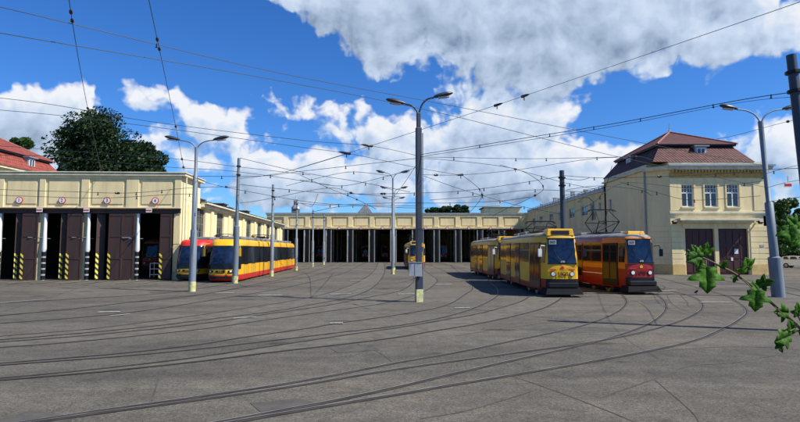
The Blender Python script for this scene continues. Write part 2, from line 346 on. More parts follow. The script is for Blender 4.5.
def make_world():
    w = bpy.data.worlds.new('World'); scene.world = w; w.use_nodes = True
    nt = w.node_tree; N = nt.nodes; L = nt.links; N.clear()
    out = N.new('ShaderNodeOutputWorld')
    sky = N.new('ShaderNodeTexSky'); sky.sky_type = 'NISHITA'; sky.sun_disc = False; sky.sun_elevation = SUN_EL; sky.sun_rotation = math.pi/2-SUN_AZ
    sky.altitude = 400; sky.air_density = 1.0; sky.dust_density = 0.35; sky.ozone_density = 2.2
    hs = N.new('ShaderNodeHueSaturation'); hs.inputs['Saturation'].default_value = SKY_SAT; L.new(sky.outputs[0], hs.inputs['Color'])
    b1 = N.new('ShaderNodeBackground'); b1.inputs['Strength'].default_value = SKY_STR; tint = N.new('ShaderNodeMix'); tint.data_type = 'RGBA'; tint.blend_type = 'MULTIPLY'; tint.inputs['Factor'].default_value = 1; tint.inputs['B'].default_value = (*SKY_TINT, 1); L.new(hs.outputs[0], tint.inputs['A']); L.new(tint.outputs['Result'], b1.inputs['Color'])
    # density group: input Vector (u,v,0) in radians azimuth/elevation
    g = bpy.data.node_groups.new('cloud_density', 'ShaderNodeTree')
    g.interface.new_socket('UV', in_out='INPUT', socket_type='NodeSocketVector'); g.interface.new_socket('D', in_out='OUTPUT', socket_type='NodeSocketFloat')
    gn = g.nodes; gl = g.links; gi = gn.new('NodeGroupInput'); go = gn.new('NodeGroupOutput')
    def mth(op, a, b=None, c=None):
        n = gn.new('ShaderNodeMath'); n.operation = op
        for i, x in enumerate((a, b, c)):
            if x is None: continue
            if isinstance(x, (int, float)): n.inputs[i].default_value = x
            else: gl.new(x, n.inputs[i])
        return n.outputs[0]
    warp = gn.new('ShaderNodeTexNoise'); warp.noise_dimensions = '2D'; warp.inputs['Scale'].default_value = 7; warp.inputs['Detail'].default_value = 4; warp.inputs['Roughness'].default_value = 0.6
    gl.new(gi.outputs[0], warp.inputs['Vector'])
    ws = gn.new('ShaderNodeVectorMath'); ws.operation = 'MULTIPLY_ADD'; ws.inputs[1].default_value = (0.10, 0.10, 0); ws.inputs[2].default_value = (-0.05, -0.05, 0)
    gl.new(warp.outputs['Color'], ws.inputs[0])
    wa = gn.new('ShaderNodeVectorMath'); wa.operation = 'ADD'; gl.new(gi.outputs[0], wa.inputs[0]); gl.new(ws.outputs[0], wa.inputs[1])
    sp = gn.new('ShaderNodeSeparateXYZ'); gl.new(wa.outputs[0], sp.inputs[0])
    acc = None
    for (px, py, rx, ry, amp) in BLOBS:
        d = ray(px, py).normalized(); u0 = math.atan2(d.x, d.y); v0 = math.asin(d.z)
        a = mth('MULTIPLY', mth('SUBTRACT', sp.outputs[0], u0), F/rx); b = mth('MULTIPLY', mth('SUBTRACT', sp.outputs[1], v0), F/ry)
        q = mth('ADD', mth('MULTIPLY', a, a), mth('MULTIPLY', b, b))
        e = mth('MULTIPLY', mth('POWER', 2.718, mth('MULTIPLY', q, -1.0)), amp)
        if amp < 0: acc = e if acc is None else mth('ADD', acc, e)
        else: acc = e if acc is None else mth('ADD', acc, e)
    # cumulus detail
    n1 = gn.new('ShaderNodeTexNoise'); n1.noise_dimensions = '2D'; n1.inputs['Scale'].default_value = 8.5; n1.inputs['Detail'].default_value = 9; n1.inputs['Roughness'].default_value = 0.52
    mp = gn.new('ShaderNodeMapping'); mp.inputs['Scale'].default_value = (1, 1.5, 1); gl.new(gi.outputs[0], mp.inputs['Vector']); gl.new(mp.outputs[0], n1.inputs['Vector'])
    vo = gn.new('ShaderNodeTexVoronoi'); vo.voronoi_dimensions = '2D'; vo.feature = 'SMOOTH_F1'; vo.inputs['Scale'].default_value = 22; vo.inputs['Smoothness'].default_value = 0.6; vo.inputs['Detail'].default_value = 2
    gl.new(wa.outputs[0], vo.inputs['Vector'])
    puff = mth('MULTIPLY', mth('SUBTRACT', 0.42, vo.outputs['Distance']), 0.95)
    nn = mth('MULTIPLY', mth('SUBTRACT', n1.outputs['Fac'], 0.53), 2.6)
    gl.new(mth('ADD', mth('ADD', acc, nn), puff), go.inputs[0])
    tc = N.new('ShaderNodeTexCoord'); nrm = N.new('ShaderNodeVectorMath'); nrm.operation = 'NORMALIZE'; L.new(tc.outputs['Generated'], nrm.inputs[0])
    s = N.new('ShaderNodeSeparateXYZ'); L.new(nrm.outputs[0], s.inputs[0])
    def wm(op, a, b=None, c=None, clamp=False):
        n = N.new('ShaderNodeMath'); n.operation = op; n.use_clamp = clamp
        for i, x in enumerate((a, b, c)):
            if x is None: continue
            if isinstance(x, (int, float)): n.inputs[i].default_value = x
            else: L.new(x, n.inputs[i])
        return n.outputs[0]
    u = wm('ARCTAN2', s.outputs[0], s.outputs[1]); v = wm('ARCSINE', s.outputs[2])
    cb = N.new('ShaderNodeCombineXYZ'); L.new(u, cb.inputs[0]); L.new(v, cb.inputs[1])
    g1 = N.new('ShaderNodeGroup'); g1.node_tree = g; L.new(cb.outputs[0], g1.inputs[0])
    off = N.new('ShaderNodeVectorMath'); off.operation = 'ADD'; off.inputs[1].default_value = (0.020, 0.026, 0); L.new(cb.outputs[0], off.inputs[0])
    g2 = N.new('ShaderNodeGroup'); g2.node_tree = g; L.new(off.outputs[0], g2.inputs[0])
    D = g1.outputs[0]; D2 = g2.outputs[0]
    mask = N.new('ShaderNodeMapRange'); mask.interpolation_type = 'SMOOTHSTEP'; mask.inputs['From Min'].default_value = 0.22; mask.inputs['From Max'].default_value = 0.80; L.new(D, mask.inputs['Value'])
    lit = wm('MULTIPLY_ADD', wm('SUBTRACT', D, D2), 0.38, 0.64, True)
    thick = N.new('ShaderNodeMapRange'); thick.inputs['From Min'].default_value = 0.75; thick.inputs['From Max'].default_value = 2.0; thick.inputs['To Min'].default_value = 1.0; thick.inputs['To Max'].default_value = 0.66; L.new(D, thick.inputs['Value'])
    # higher clouds overhead show their grey undersides
    under_ = N.new('ShaderNodeMapRange'); under_.inputs['From Min'].default_value = R(14); under_.inputs['From Max'].default_value = R(25); under_.inputs['To Min'].default_value = 1.0; under_.inputs['To Max'].default_value = 0.80; L.new(v, under_.inputs['Value'])
    sh = wm('MULTIPLY', wm('MULTIPLY', lit, thick.outputs[0]), under_.outputs[0])
    cr = N.new('ShaderNodeValToRGB'); e = cr.color_ramp.elements
    e[0].position = 0.05; e[0].color = (0.20, 0.28, 0.42, 1); e[1].position = 0.85; e[1].color = (0.94, 0.96, 1.0, 1)
    m1 = e.new(0.35); m1.color = (0.44, 0.55, 0.72, 1); m2 = e.new(0.58); m2.color = (0.62, 0.74, 0.92, 1)
    L.new(sh, cr.inputs['Fac'])
    b2 = N.new('ShaderNodeBackground'); b2.inputs['Strength'].default_value = CLOUD_STR; L.new(cr.outputs[0], b2.inputs['Color'])
    mx = N.new('ShaderNodeMixShader'); L.new(wm('MULTIPLY', mask.outputs[0], 0.97), mx.inputs[0]); L.new(b1.outputs[0], mx.inputs[1]); L.new(b2.outputs[0], mx.inputs[2]); L.new(mx.outputs[0], out.inputs['Surface'])
SKY_SAT, SKY_STR, CLOUD_STR = 1.22, 0.085, 0.68
SKY_TINT = (0.52, 0.86, 1.30)
BLOBS = [ # px, py, rx, ry, amp
 (430,-5,150,55,1.3),(560,15,150,56,1.4),(690,15,110,45,1.0),(800,60,60,25,0.7),(345,22,70,40,1.0),(300,5,50,22,.7),(520,60,80,28,0.7),(780,20,60,30,0.4),
 (20,118,55,30,1.3),(75,105,32,22,1.0),(10,150,60,30,0.8),(165,100,38,26,1.2),(205,118,40,24,1.0),(150,86,18,12,0.5),
 (305,98,48,24,1.1),(255,190,60,30,.8),(540,170,80,30,.7),(330,140,60,22,.6),(230,160,60,25,0.7),(480,115,62,30,1.0),(430,140,80,28,0.9),(520,150,90,32,1.0),(370,175,90,26,0.9),(300,190,80,20,0.8),(580,185,70,22,0.8),(460,190,120,24,0.9),(530,115,40,28,0.7),
 (780,145,40,22,1.0),(790,180,40,25,0.8),(610,150,30,25,0.4),
 (80,40,150,34,-1.1),(200,30,90,40,-1.0),(60,0,200,40,-0.8),(260,75,20,14,0.3),(680,110,75,28,-1.1),(350,88,50,16,-0.7),(290,45,50,14,-0.5),(620,90,40,25,-0.3),(110,85,14,25,-0.5),
 (1100,100,220,60,0.8),(-400,120,200,60,0.7)]
make_world()
vs = scene.view_settings; vs.view_transform = 'Standard'; vs.look = 'None'; vs.exposure = 0.5; vs.gamma = 1
scene.render.film_transparent = False
scene.cycles.max_bounces = 6

# ---------------------------------------------------------------- ground, rails, markings
def catmull(pts, n=6):
    out = []
    for i in range(len(pts)-1):
        p0 = pts[max(i-1,0)]; p1 = pts[i]; p2 = pts[i+1]; p3 = pts[min(i+2, len(pts)-1)]
        for k in range(n):
            t = k/n
            out.append(0.5*((2*p1)+(p2-p0)*t+(2*p0-5*p1+4*p2-p3)*t*t+(-p0+3*p1-3*p2+p3)*t*t*t))
    out.append(pts[-1]); return out
g = MB(); g.add([(-900,-60,0),(900,-60,0),(900,1500,0),(-900,1500,0)], [(0,1,2,3)]); tag(g.build('ground', asph, recalc=False), kind='structure')

def ribbon(mb, path, off, w, z, mi=0):
    n = len(path); o = len(mb.v)
    for i, p in enumerate(path):
        t = (path[min(i+1,n-1)]-path[max(i-1,0)]); t = Vector((t.x, t.y, 0)).normalized(); s = Vector((t.y, -t.x, 0))
        for k in (-1, 1): q = p+s*(off+k*w/2); mb.v.append((q.x, q.y, z))
    for i in range(n-1): mb.f.append([o+2*i, o+2*i+1, o+2*i+3, o+2*i+2]); mb.m.append(mi)
RAIL_N = [0]
def rail_into(mb, path, glint_w=.016):
    # alternate tiny height steps so that crossing rails never share a plane
    dz = 0.0006*(RAIL_N[0] % 9); RAIL_N[0] += 1
    ribbon(mb, path, -0.006, 0.098, 0.0055+dz, 2)
    ribbon(mb, path, 0.020, 0.034, 0.0115+dz, 1)
    ribbon(mb, path, -0.023, 0.050, 0.0115+dz, 3)
    ribbon(mb, path, 0.045+glint_w/2, glint_w, 0.0115+dz, 0)  # pale steel edge strip, its width set to imitate sun glints
def px_path(pts, n=6):
    return catmull([G(*p) for p in pts], n)
tracks = {
 'T3': [[(616,290),(624,297),(626.5,303),(619,311),(600,320),(570,329),(510,341.5),(460,352),(400,362.5),(307,380.5),(200,397),(100,411),(30,421.8),(-60,434)],
        [(646,291),(660,297),(666.5,307.5),(656,320),(632,331),(590,343.5),(525,358),(452,374.5),(400,387),(332,401.5),(225,421.5),(150,434)]],
 'T4': [[(600,271),(625,277),(652,286),(690,296),(703,306),(690,317),(655,329),(600,341),(520,352.5),(400,369),(307,384.5),(200,400),(100,413.5),(20,425)],
        [(620,269),(651,276),(712,291.5),(735,300.7),(747,311),(740,319.5),(720,330.7),(687,343),(600,360.5),(512,375.5),(452,385.5),(400,394.5),(315,408.5),(232,423),(160,436)]],
 'T1': [[(415,262.5),(427,264.5),(450,273),(467,281),(472.5,288),(465,294.5),(445,305.7),(400,314.5),(340,323),(307,328.5),(240,338),(200,344.5),(120,353.5),(0,363.5),(-90,371)],
        [(435,262.5),(460,269),(484,278),(494,285),(499,291),(496,297),(480,305.7),(450,315.7),(400,325.5),(340,332.5),(300,337.5),(242,344.2),(200,349),(120,356.5),(0,365.5),(-90,373)]],
 'R1': [[(440,262.5),(480,272),(520,285),(532,292),(526,299),(512,304.5),(482,313),(445,319.8),(400,327.5),(350,334.5),(300,342),(200,357),(100,369),(0,378.5),(-90,386)],
        [(452,262.5),(500,272),(548,286),(562,295),(550,305.5),(525,313.5),(482,323),(432,331.5),(400,337),(355,343),(280,351.5),(200,361.5),(100,372),(0,380.5),(-90,388)]],
 'C1': [[(404,264),(409,272),(414,278),(412,283.5),(400,291),(370,297),(330,305),(262,315),(200,324),(100,334.5),(0,342.5),(-80,349)],
        [(416,264),(425,271),(434,277),(437,281.5),(425,291),(400,299.5),(375,304.8),(312,313.5),(262,320.5),(200,329.3),(80,341.5),(0,347.5),(-80,353)]],
 'B3': [[(378,262.8),(377,266),(372,273),(360,281),(335,291),(300,299.5),(240,309),(187,317),(145,322.5),(87,329.5),(0,336.5),(-80,343)],
        [(384,262.8),(385,269),(382.5,277),(372,288),(350,297),(312,304.5),(275,311),(200,320.5),(137,328),(60,335),(0,339.8),(-80,346)]],
 'B2': [[(350,263),(330,270.5),(312,276),(275,283),(232,289.5),(200,294.5),(150,300),(90,307),(0,316),(-60,321)],
        [(364,263),(350,270.5),(330,277),(300,284.5),(262,292),(200,302),(150,310),(107,315),(50,320),(0,323.5),(-60,328)]],
 'B1': [[(330,263),(300,270),(270,276.5),(230,283.5),(192,290),(150,294.5),(90,298),(42,301),(0,303.5)],
        [(338,263),(318,270),(290,277.5),(250,285.5),(187,297),(130,302.5),(62,310),(0,315.5)]],
 'E1': [[(676,275),(712,279),(760,287),(800,296),(880,314)],[(700,274.5),(740,279),(790,288),(850,300),(900,310)]],
}
for k, rails in tracks.items():
    mb = MB()
    for r in rails: rail_into(mb, px_path(r), .024 if k in ('T3','T4','T1') else .012)
    o = mb.build('tram_track', [steel, groove_m, patch_m, rust_rail, edge_m], recalc=False); tag(o, kind='structure')
# straight tracks up to the hall bays and under the trams
def straight_track(p, q):
    p = Vector((*p,0)); q = Vector((*q,0)); d = (q-p).normalized(); s = Vector((d.y,-d.x,0)); mb = MB()
    for k in (-0.75, 0.75):
        rail_into(mb, [p+s*k+(q-p)*t/4 for t in range(5)])
    tag(mb.build('tram_track', [steel, groove_m, patch_m, rust_rail, edge_m], recalc=False), kind='structure')
BAYX = [-21.4+4.03*k for k in range(12)]
for i in range(11):
    cx = (BAYX[i]+BAYX[i+1])/2; straight_track((cx*0.93, 86), (cx, 140))
straight_track((8.0,26.2),(8.9,60)); straight_track((12.6,27.6),(11.5,52)); straight_track((-12.5,36),(-14.8,72)); straight_track((-15.4,38),(-16.6,66))
for lx in (-29.9,-26.4,-22.9,-19.1): straight_track((lx+0.8,36),(lx,60))
# brown-grey bed strips between the rails
bed = MB(); zb = 0.0022
for kk, (k, a, b) in enumerate((('R1',0,1),('C1',0,1),('B3',0,1))):
    A = px_path(tracks[k][a]); B = px_path(tracks[k][b]); n = 60
    def samp(P_, t):
        x = t*(len(P_)-1); i = min(int(x), len(P_)-2); return P_[i].lerp(P_[i+1], x-i)
    o = len(bed.v)
    for i in range(n+1):
        for q in (samp(A, i/n), samp(B, i/n)): bed.v.append((q.x, q.y, zb+kk*0.0008))
    for i in range(n): bed.f.append([o+2*i, o+2*i+1, o+2*i+3, o+2*i+2]); bed.m.append(0)
tag(bed.build('track_bed', trackbed, recalc=False), kind='structure')
# painted dashes
mk = MB()
for (xa, ya, xb, yb, w) in ((233,318.8,256,317.4,.14),(330,294.6,351,294.2,.3),(215,293.5,234,293.3,.25),(258,295.8,282,295.6,.3),(398,294.4,424,294.2,.3),(473,277.6,511,277.6,.5),(530,296.2,546,296.2,.25),
        (578,293.5,622,293,.3),(655,291,676,290.5,.3),(700,302.6,733,302.8,.18),(110,316.5,130,314.5,.12),(98,312.6,120,312.2,.25),(312,268.5,328,268.5,.5),(350,280.5,368,280.3,.4),(436,284.5,452,284.3,.35),(0,303.3,44,299.7,.10),(352,269.5,362,269.4,.5),(330,323.8,343,323.6,.2),(455,308.5,470,308.3,.2)):
    a, b = G(xa, ya), G(xb, yb); ribbon(mk, [a.lerp(b, t/4) for t in range(5)], 0, w, 0.0262+0.0004*(len(mk.f)%7))
tag(mk.build('road_markings', paint_w, recalc=False), kind='structure')
# patches and tar lines
pm = MB()
for i, pts in enumerate((((0,419),(32,410),(75,417),(60,430),(0,430)), ((515,328.5),(600,326.5),(640,331),(560,333)), ((150,291),(182,290.6),(182,292.2),(150,293)), ((250,403),(300,398),(322,405),(262,413)), ((640,300),(668,299),(672,303),(645,304)), ((330,348),(372,345),(380,350),(338,353)))):
    pm.add([tuple(G(*p, 0.0035+i*0.0005)) for p in pts], [tuple(range(len(pts)))])
for (pts, w) in (([(513,376.5),(550,389),(600,408),(640,424)], .025), ([(357,344),(380,353),(392,362)], .02), ([(162,368),(157,384),(152,401)], .03), ([(530,392),(470,410),(420,419)], .03),
        ([(600,398),(660,377),(690,366),(740,362),(800,350)], .03), ([(655,380),(690,410),(700,424)], .02), ([(650,352),(720,347),(790,348)], .03), ([(560,320),(640,300),(690,290)], .03), ([(455,336),(520,326),(560,322)], .03)):
    ribbon(pm, catmull([G(*p) for p in pts], 4), 0, w, 0.0045+0.0003*(len(pm.f)%5))
tag(pm.build('asphalt_repairs', patch_m, recalc=False), kind='structure')
pl2 = MB()
for i, pts in enumerate((((420,352),(470,349),(476,353),(425,357)), ((560,400),(640,392),(668,402),(590,412)), ((690,352),(742,349),(748,354),(700,358)))):
    pl2.add([tuple(G(*p, 0.0030+i*0.0004)) for p in pts], [tuple(range(len(pts)))])
#tag(pl2.build('asphalt_patch', patch_l, recalc=False), kind='structure')

# ---------------------------------------------------------------- left shed (local frame: x left of corner is negative, y goes back)
SH = thing('tram_shed', (-17.1, 41.5, 0), 'cream tram shed on the left with four numbered brown gates and white ringed numbers', 'depot building', rz=R(2.7))
gates = [(-17.2,-14.1),(-13.7,-10.75),(-10.35,-7.45),(-7.1,-4.25),(-3.35,-0.55)]
LW = 18.0
w_ = MB()
wall(w_, (-LW,0), (0,0), 0, 8.05, 0.5, [(LW+a, LW+b, 0, 5.4) for a, b in gates])
sidew = [(3.6+5.9*k, 6.0+5.9*k, 3.2, 5.9) for k in range(7)]
wall(w_, (0,0.5), (0,46), 0, 6.3, 0.45, [(a-0.5, b-0.5, c, d) for a, b, c, d in sidew])
wall(w_, (-LW,0.5), (-LW,46), 0, 6.3, 0.45, [], out=-1)
wall(w_, (-LW,46), (0,46), 0, 6.3, 0.4, [], out=-1)
w_.build('wall', [plaster_g], SH)
sd = MB(); # upper returning wall of the front block
sd.box(-LW+0.01,-0.01, 0.5, 4.5, 6.32, 8.04); sd.build('parapet_block', plaster_l, SH)
# raised panels frame (pilasters, bands)
pf = MB()
panels = [(-17.0,-14.3),(-13.4,-10.75),(-10.3,-7.6),(-7.0,-4.2),(-3.25,-0.5)]
edges = [-LW]+[e for p in panels for e in p]+[0]
for i in range(0, len(edges), 2): pf.box(edges[i], edges[i+1], -0.09, -0.001, 5.62, 7.84)
pf.box(-LW, 0, -0.10, -0.001, 7.84, 8.06); pf.box(-LW, 0, -0.11, -0.001, 5.45, 5.62)
for a, b in panels: pf.box(a+0.22, b-0.22, -0.04, -0.001, 5.86, 7.62)
pf.build('panel_frame', plaster_l, SH, bevel=0.015)
cn = MB(); cn.box(-LW-.3, 0.35, -0.20, 4.6, 8.06, 8.2); cn.box(-LW-.2, 0.25, -0.16, 4.5, 8.2, 8.28); cn.box(-LW-.35,0.4,-0.25,4.65,8.28,8.36)
cn.build('cornice', trim, SH, bevel=0.02)
ln = MB(); ln.box(-LW, 0.03, -0.16, -0.11, 5.12, 5.42); ln.box(-LW, 0.05, -0.34, -0.12, 5.42, 5.52); ln.build('lintel_beam', brown, SH)
# pilaster at corner and side pilasters
sp_ = MB()
for k in range(8):
    y = 2.2+5.9*k-0.7; sp_.box(0.001, 0.14, y, y+0.75, 0, 5.98)
    if k < 7: sp_.box(0.001, 0.10, y+1.6+0.2, y+4.6-0.2, 2.95, 3.1)
sp_.box(-0.5, -0.001, -0.10, -0.001, 0.6, 5.1)
sp_.build('pilaster', plaster_l, SH, bevel=0.015)
sp2 = MB(); sp2.box(0.001, 0.30, 4.7, 46.3, 6.02, 6.28); sp2.box(0.001, 0.55, 4.7, 46.3, 6.30, 6.46); sp2.build('eaves_cornice', trim, SH, bevel=0.02)
pl_ = MB(); pl_.box(0.001, 0.19, 0.0, 46, 0, 0.6); pl_.build('plinth', concrete, SH)
rf = MB(); rf.add([(-LW-.2,4.66,6.50),(0.6,4.66,6.50),(0.6,46.3,6.50),(-LW-.2,46.3,6.50),(-LW/2,4.66,7.9),(-LW/2,46.3,7.9)], [(0,1,4),(1,2,5,4),(2,3,5),(3,0,4,5),(0,3,2,1)]); rf.build('roof', felt, SH)
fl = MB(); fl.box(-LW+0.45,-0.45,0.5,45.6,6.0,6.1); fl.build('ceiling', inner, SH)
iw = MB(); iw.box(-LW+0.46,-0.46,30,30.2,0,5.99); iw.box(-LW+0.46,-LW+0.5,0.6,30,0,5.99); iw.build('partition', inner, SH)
for k in range(5):
    v = MB(); y = 8+5.5*k; x = -2.4-0.8*(k % 2); v.box(x-.5,x+.5,y-.8,y+.8,6.62,7.45); v.box(x-.65,x+.65,y-.95,y+.95,7.45,7.55); v.build('roof_vent', felt, SH)
for a, b, c, d in sidew:
    window(SH, (-0.18, (a+b)/2, (c+d)/2), (1,0), b-a, d-c, 4, 4, fm=column_m, fw=0.06)
# door leaves
def leaf(parent, x0, x1, y, name='door_leaf', h=5.08, m=brown, st=True, ang=0):
    w = x1-x0; f = MB(); f.box(0, w, 0, 0.07, 0.05, h); 
    for z in (0.05, 1.6, 3.3, h-0.16): f.box(0.0, w, -0.025, -0.001, z, z+0.14)
    f.box(0, 0.1, -0.03, -0.0005, 0.2, h-0.2); f.box(w-0.1, w, -0.03, -0.0005, 0.2, h-0.2)
    o = f.build(name, m, parent); o.location = (x0, y, 0); o.rotation_euler = (0,0,ang)
    if st:
        s = MB(); s.box(0.0, 0.20, -0.048, -0.032, 0.1, 2.05); s.build('hazard_stripe', stripes, o)
    return o
for (x0, x1) in ((-15.3,-14.15),(-11.75,-10.6),(-8.4,-7.28),(-5.3,-4.25)): leaf(SH, x0, x1, -0.30)
for (x0, x1) in ((-15.9,-15.35),(-12.35,-11.8),(-9.0,-8.45),(-6.3,-5.7)): leaf(SH, x0, x1, -0.12, ang=R(38))
leaf(SH, -1.42, -0.55, -0.30); leaf(SH, -4.25, -3.40, -0.22, st=False)
# hanging pipe posts at the left jamb of each gate
for (a, b) in gates:
    pp = MB(); pp.tube([(a+0.12,-0.02,0.0),(a+0.12,-0.02,0.3),(a+0.12,-0.02,2.2),(a+0.12,-0.02,2.3),(a+0.13,-0.02,3.6),(a+0.13,-0.02,5.1)], [0.14,0.14,0.14,0.19,0.13,0.12], 10)
    o = pp.build('gate_post', white_p, SH, smooth=40)
    s = MB()
    s.tube([(a+0.12,-0.02,0.02),(a+0.12,-0.02,2.16)], 0.146, 10)
    s = s.build('post_sleeve', black_m, o, smooth=40)
    for z in (0.35, 0.8, 1.25, 1.7): b_ = MB(); b_.tube([(a+0.12,-0.02,z),(a+0.12,-0.02,z+0.12)], 0.15, 10); b_.build('reflective_band', box_m, s)
    br = MB(); br.tube([(a-0.9,-0.36,3.25),(a+0.1,-0.1,3.25)], 0.035, 6); br.tube([(a-0.4,-0.34,3.18),(a+0.4,0.3,3.18)], 0.02, 6); br.build('gate_bracket', grey_pole, SH)
for n_, lx in (('1',-12.2),('2',-9.0),('3',-5.6),('4',-1.95)):
    s = MB(); s.disc((lx,-0.10,6.12),(0,-1,0),0.275,0.03,28); o = s.build('gate_number', red_l, SH)
    s = MB(); s.disc((lx,-0.131,6.12),(0,-1,0),0.215,0.008,28); s.build('number_plate', white_p, o)
    t = text_mesh(n_, 0.36, 'numeral', black_m, o); t.location = (lx, -0.146, 6.12); t.rotation_euler = (R(90),0,0)
for lx in (-10.5,-7.0,-2.3):
    s = MB(); s.box(lx-.22,lx+.22,-0.38,-0.35,5.2,5.5); s.box(lx-.2,lx+.2,-0.39,-0.381,5.3,5.4,1); s.build('warning_plate', [white_p, red_l], SH)
for k in range(14):
    pass
# gutter pipe at the corner
dp = MB(); dp.tube([(0.28,0.25,8.0),(0.28,0.25,0.2)],0.06,8); dp.build('downpipe', trim, SH, smooth=40)

# ---------------------------------------------------------------- far hall
FH = thing('depot_hall', (0, 100, 0), 'long cream depot hall across the yard with eleven dark open bays', 'depot building')
HX0, HX1 = -25.0, 23.99
w_ = MB(); ops = [(BAYX[i]+0.22-HX0, BAYX[i+1]-0.22-HX0, 0, 6.15) for i in range(11)]
wall(w_, (HX0,0), (HX1,0), 0, 9.0, 0.5, ops)
wall(w_, (HX0,0.5), (HX0,50), 0, 9.0, 0.4, [], out=-1); wall(w_, (HX1,0.5), (HX1,50), 0, 9.0, 0.4, []); wall(w_, (HX0,50), (HX1,50), 0, 9.0, 0.4, [], out=-1)
w_.build('wall', plaster, FH)
pf = MB()
for i, x in enumerate(BAYX): pf.box(x-0.42, x+0.42, -0.16, -0.001, 6.62, 8.5)
for i in range(11): pf.box(BAYX[i]+0.75, BAYX[i+1]-0.75, -0.07, -0.001, 6.9, 8.2)
pf.box(HX0, HX1, -0.17, -0.001, 8.5, 8.85); pf.build('panel_frame', plaster_l, FH, bevel=0.02)
cn = MB(); cn.box(HX0-.2,HX1,-0.28,1,9.0,9.16); cn.box(HX0-.1,HX1,-0.2,1,8.86,9.0); cn.build('cornice', trim, FH)
cz = MB(); cz.box(HX0-.2,HX1,-0.31,1.1,9.16,9.26); cz.build('cornice_flashing', zinc, FH)
cn = MB(); cn.box(HX0,HX1,-0.62,-0.001,6.28,6.50); cn.build('canopy', trim, FH)
cn = MB(); cn.box(HX0+.4,HX1-.4,1,49.6,8.95,9.0); cn.build('roof', felt, FH)
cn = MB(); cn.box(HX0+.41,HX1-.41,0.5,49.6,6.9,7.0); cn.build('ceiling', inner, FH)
for i in range(0, 12):
    for j in range(1, 7):
        c_ = MB(); x = BAYX[i]; y = j*7.0; c_.box(x-.14,x+.14,y-.14,y+.14,0,6.89); c_.box(x-.3,x+.3,y-.2,y+.2,6.4,6.88); c_.build('column', column_m, FH)
for i, x in enumerate(BAYX):
    fr_ = MB(); fr_.box(x-.26,x+.26,-.09,-.002,0,6.2); fr_.box(x-.06,x+.06,-.13,-.0905,0,6.2); fr_.build('pier_shade_board', brown, FH)  # dark board added so each pier looks shaded under the canopy
    for s in (-1, 1):
        if (i == 0 and s < 0) or (i == 11 and s > 0): continue
        f = MB(); f.box(0, 0.70, -0.05, 0.05, 0.05, 6.0)
        for z in (0.1,2.0,4.0,5.75): f.box(0.02,0.68,-0.07,0.07,z,z+.14)
        o = f.build('door_leaf', leafdoor, FH); o.location = (x+s*0.32,-0.10,0); o.rotation_euler = (0,0,R(-90+s*20))
for i in range(11):
    cx = (BAYX[i]+BAYX[i+1])/2
    s = MB(); s.disc((cx,-0.64,6.42),(0,-1,0),0.30,0.03,24); o = s.build('gate_number', red_l, FH)
    s = MB(); s.disc((cx,-0.671,6.42),(0,-1,0),0.225,0.008,24); s.build('number_plate', white_p, o)
    t = text_mesh(str(i+5), 0.3, 'numeral', black_m, o, 0.003); t.location = (cx,-0.684,6.42); t.rotation_euler = (R(90),0,0)
# pyramid skylight and roof cabin
sk = MB(); b0 = [(-9.4,8,9.0),(-5.0,8,9.0),(-5.0,14,9.0),(-9.4,14,9.0)]; sk.add(b0+[(-7.2,11,11.9)], [(0,1,4),(1,2,4),(2,3,4),(3,0,4),(3,2,1,0)]); o = sk.build('skylight', skyl, FH)
sb = MB()
for t in (0.17,.33,.5,.67,.83):
    for (a, b) in ((0,1),(3,0),(1,2)):
        p = Vector(b0[a]).lerp(Vector(b0[b]), t); sb.tube([p, Vector((-7.2,11,11.93))], 0.05, 4)
sb.build('glazing_bar', zinc, o)
rc = MB(); rc.box(16.5,23.5,4,9,9.0,10.5); o = rc.build('roof_cabin', plaster_l, FH); rc = MB(); rc.box(16.2,23.8,3.7,9.3,10.5,10.7); rc.build('cabin_roof', felt, o)

# ---------------------------------------------------------------- right wing
WG = thing('depot_wing', (24.0, 62.3, 0), 'shaded two storey cream side wing with a row of small upper windows', 'depot building')
WL = 37.7
wyn = [(68.0,70.4),(73.2,75.6),(78.2,80.4),(83.4,85.6),(89.5,91.5),(94.4,96.4)]
ops = [(a-62.3,b-62.3,6.75,8.05) for a,b in wyn]+[(65.2-62.3,67.0-62.3,5.9,8.05),(63.4-62.3,64.2-62.3,6.9,8.0)]
ops += [(a-62.3,b-62.3,1.2,3.6) for a,b in ((66,68.4),(72,74.4),(78,80.4),(84,86.4),(90,92.4))]
w_ = MB(); wall(w_, (0,0), (0,WL), 0, 9.2, 0.4, ops, out=-1); w_.box(0.4, 14, 0.01, WL-.01, 0, 9.15); w_.build('wall', plaster, WG)
for (a,b,c,d) in ops: window(WG, (0.15,(a+b)/2,(c+d)/2), (-1,0), b-a, d-c, 2, 2, fm=white_p)
pc = MB(); pc.box(-0.2,0,0,WL-.6,9.2,9.32); pc.build('cornice', trim, WG)
pr = MB(); pr.box(-0.05,0.02,0,WL,9.34,9.72); 
for k in range(26): pr.box(-0.08,0.0,k*1.5,k*1.5+0.08,9.32,9.86)
pr.tube([(-.04,0,9.86),(-.04,WL,9.86)],0.04,5); pr.build('roof_railing', zinc, WG)
for k,y in enumerate((9.5,15,21.5,24,32)):
    v = MB(); v.box(1.0,1.5,y,y+.5,9.15,10.4+0.3*(k%2)); v.box(0.95,1.55,y-.05,y+.55,10.4+0.3*(k%2),10.5+0.3*(k%2)); v.build('chimney', zinc, WG)
pd = MB(); pd.box(-0.05,-0.001,0,WL-.3,5.0,5.18); pd.build('string_course', trim, WG)
al = MB(); al.tube([(-0.02,3.6,6.2),(-0.02,3.6,8.2),(-0.5,3.6,8.75),(-1.2,3.6,8.8),(-1.7,3.6,8.4)],0.04,6); o = al.build('wall_lamp_arm', dark_pole, WG, smooth=60)
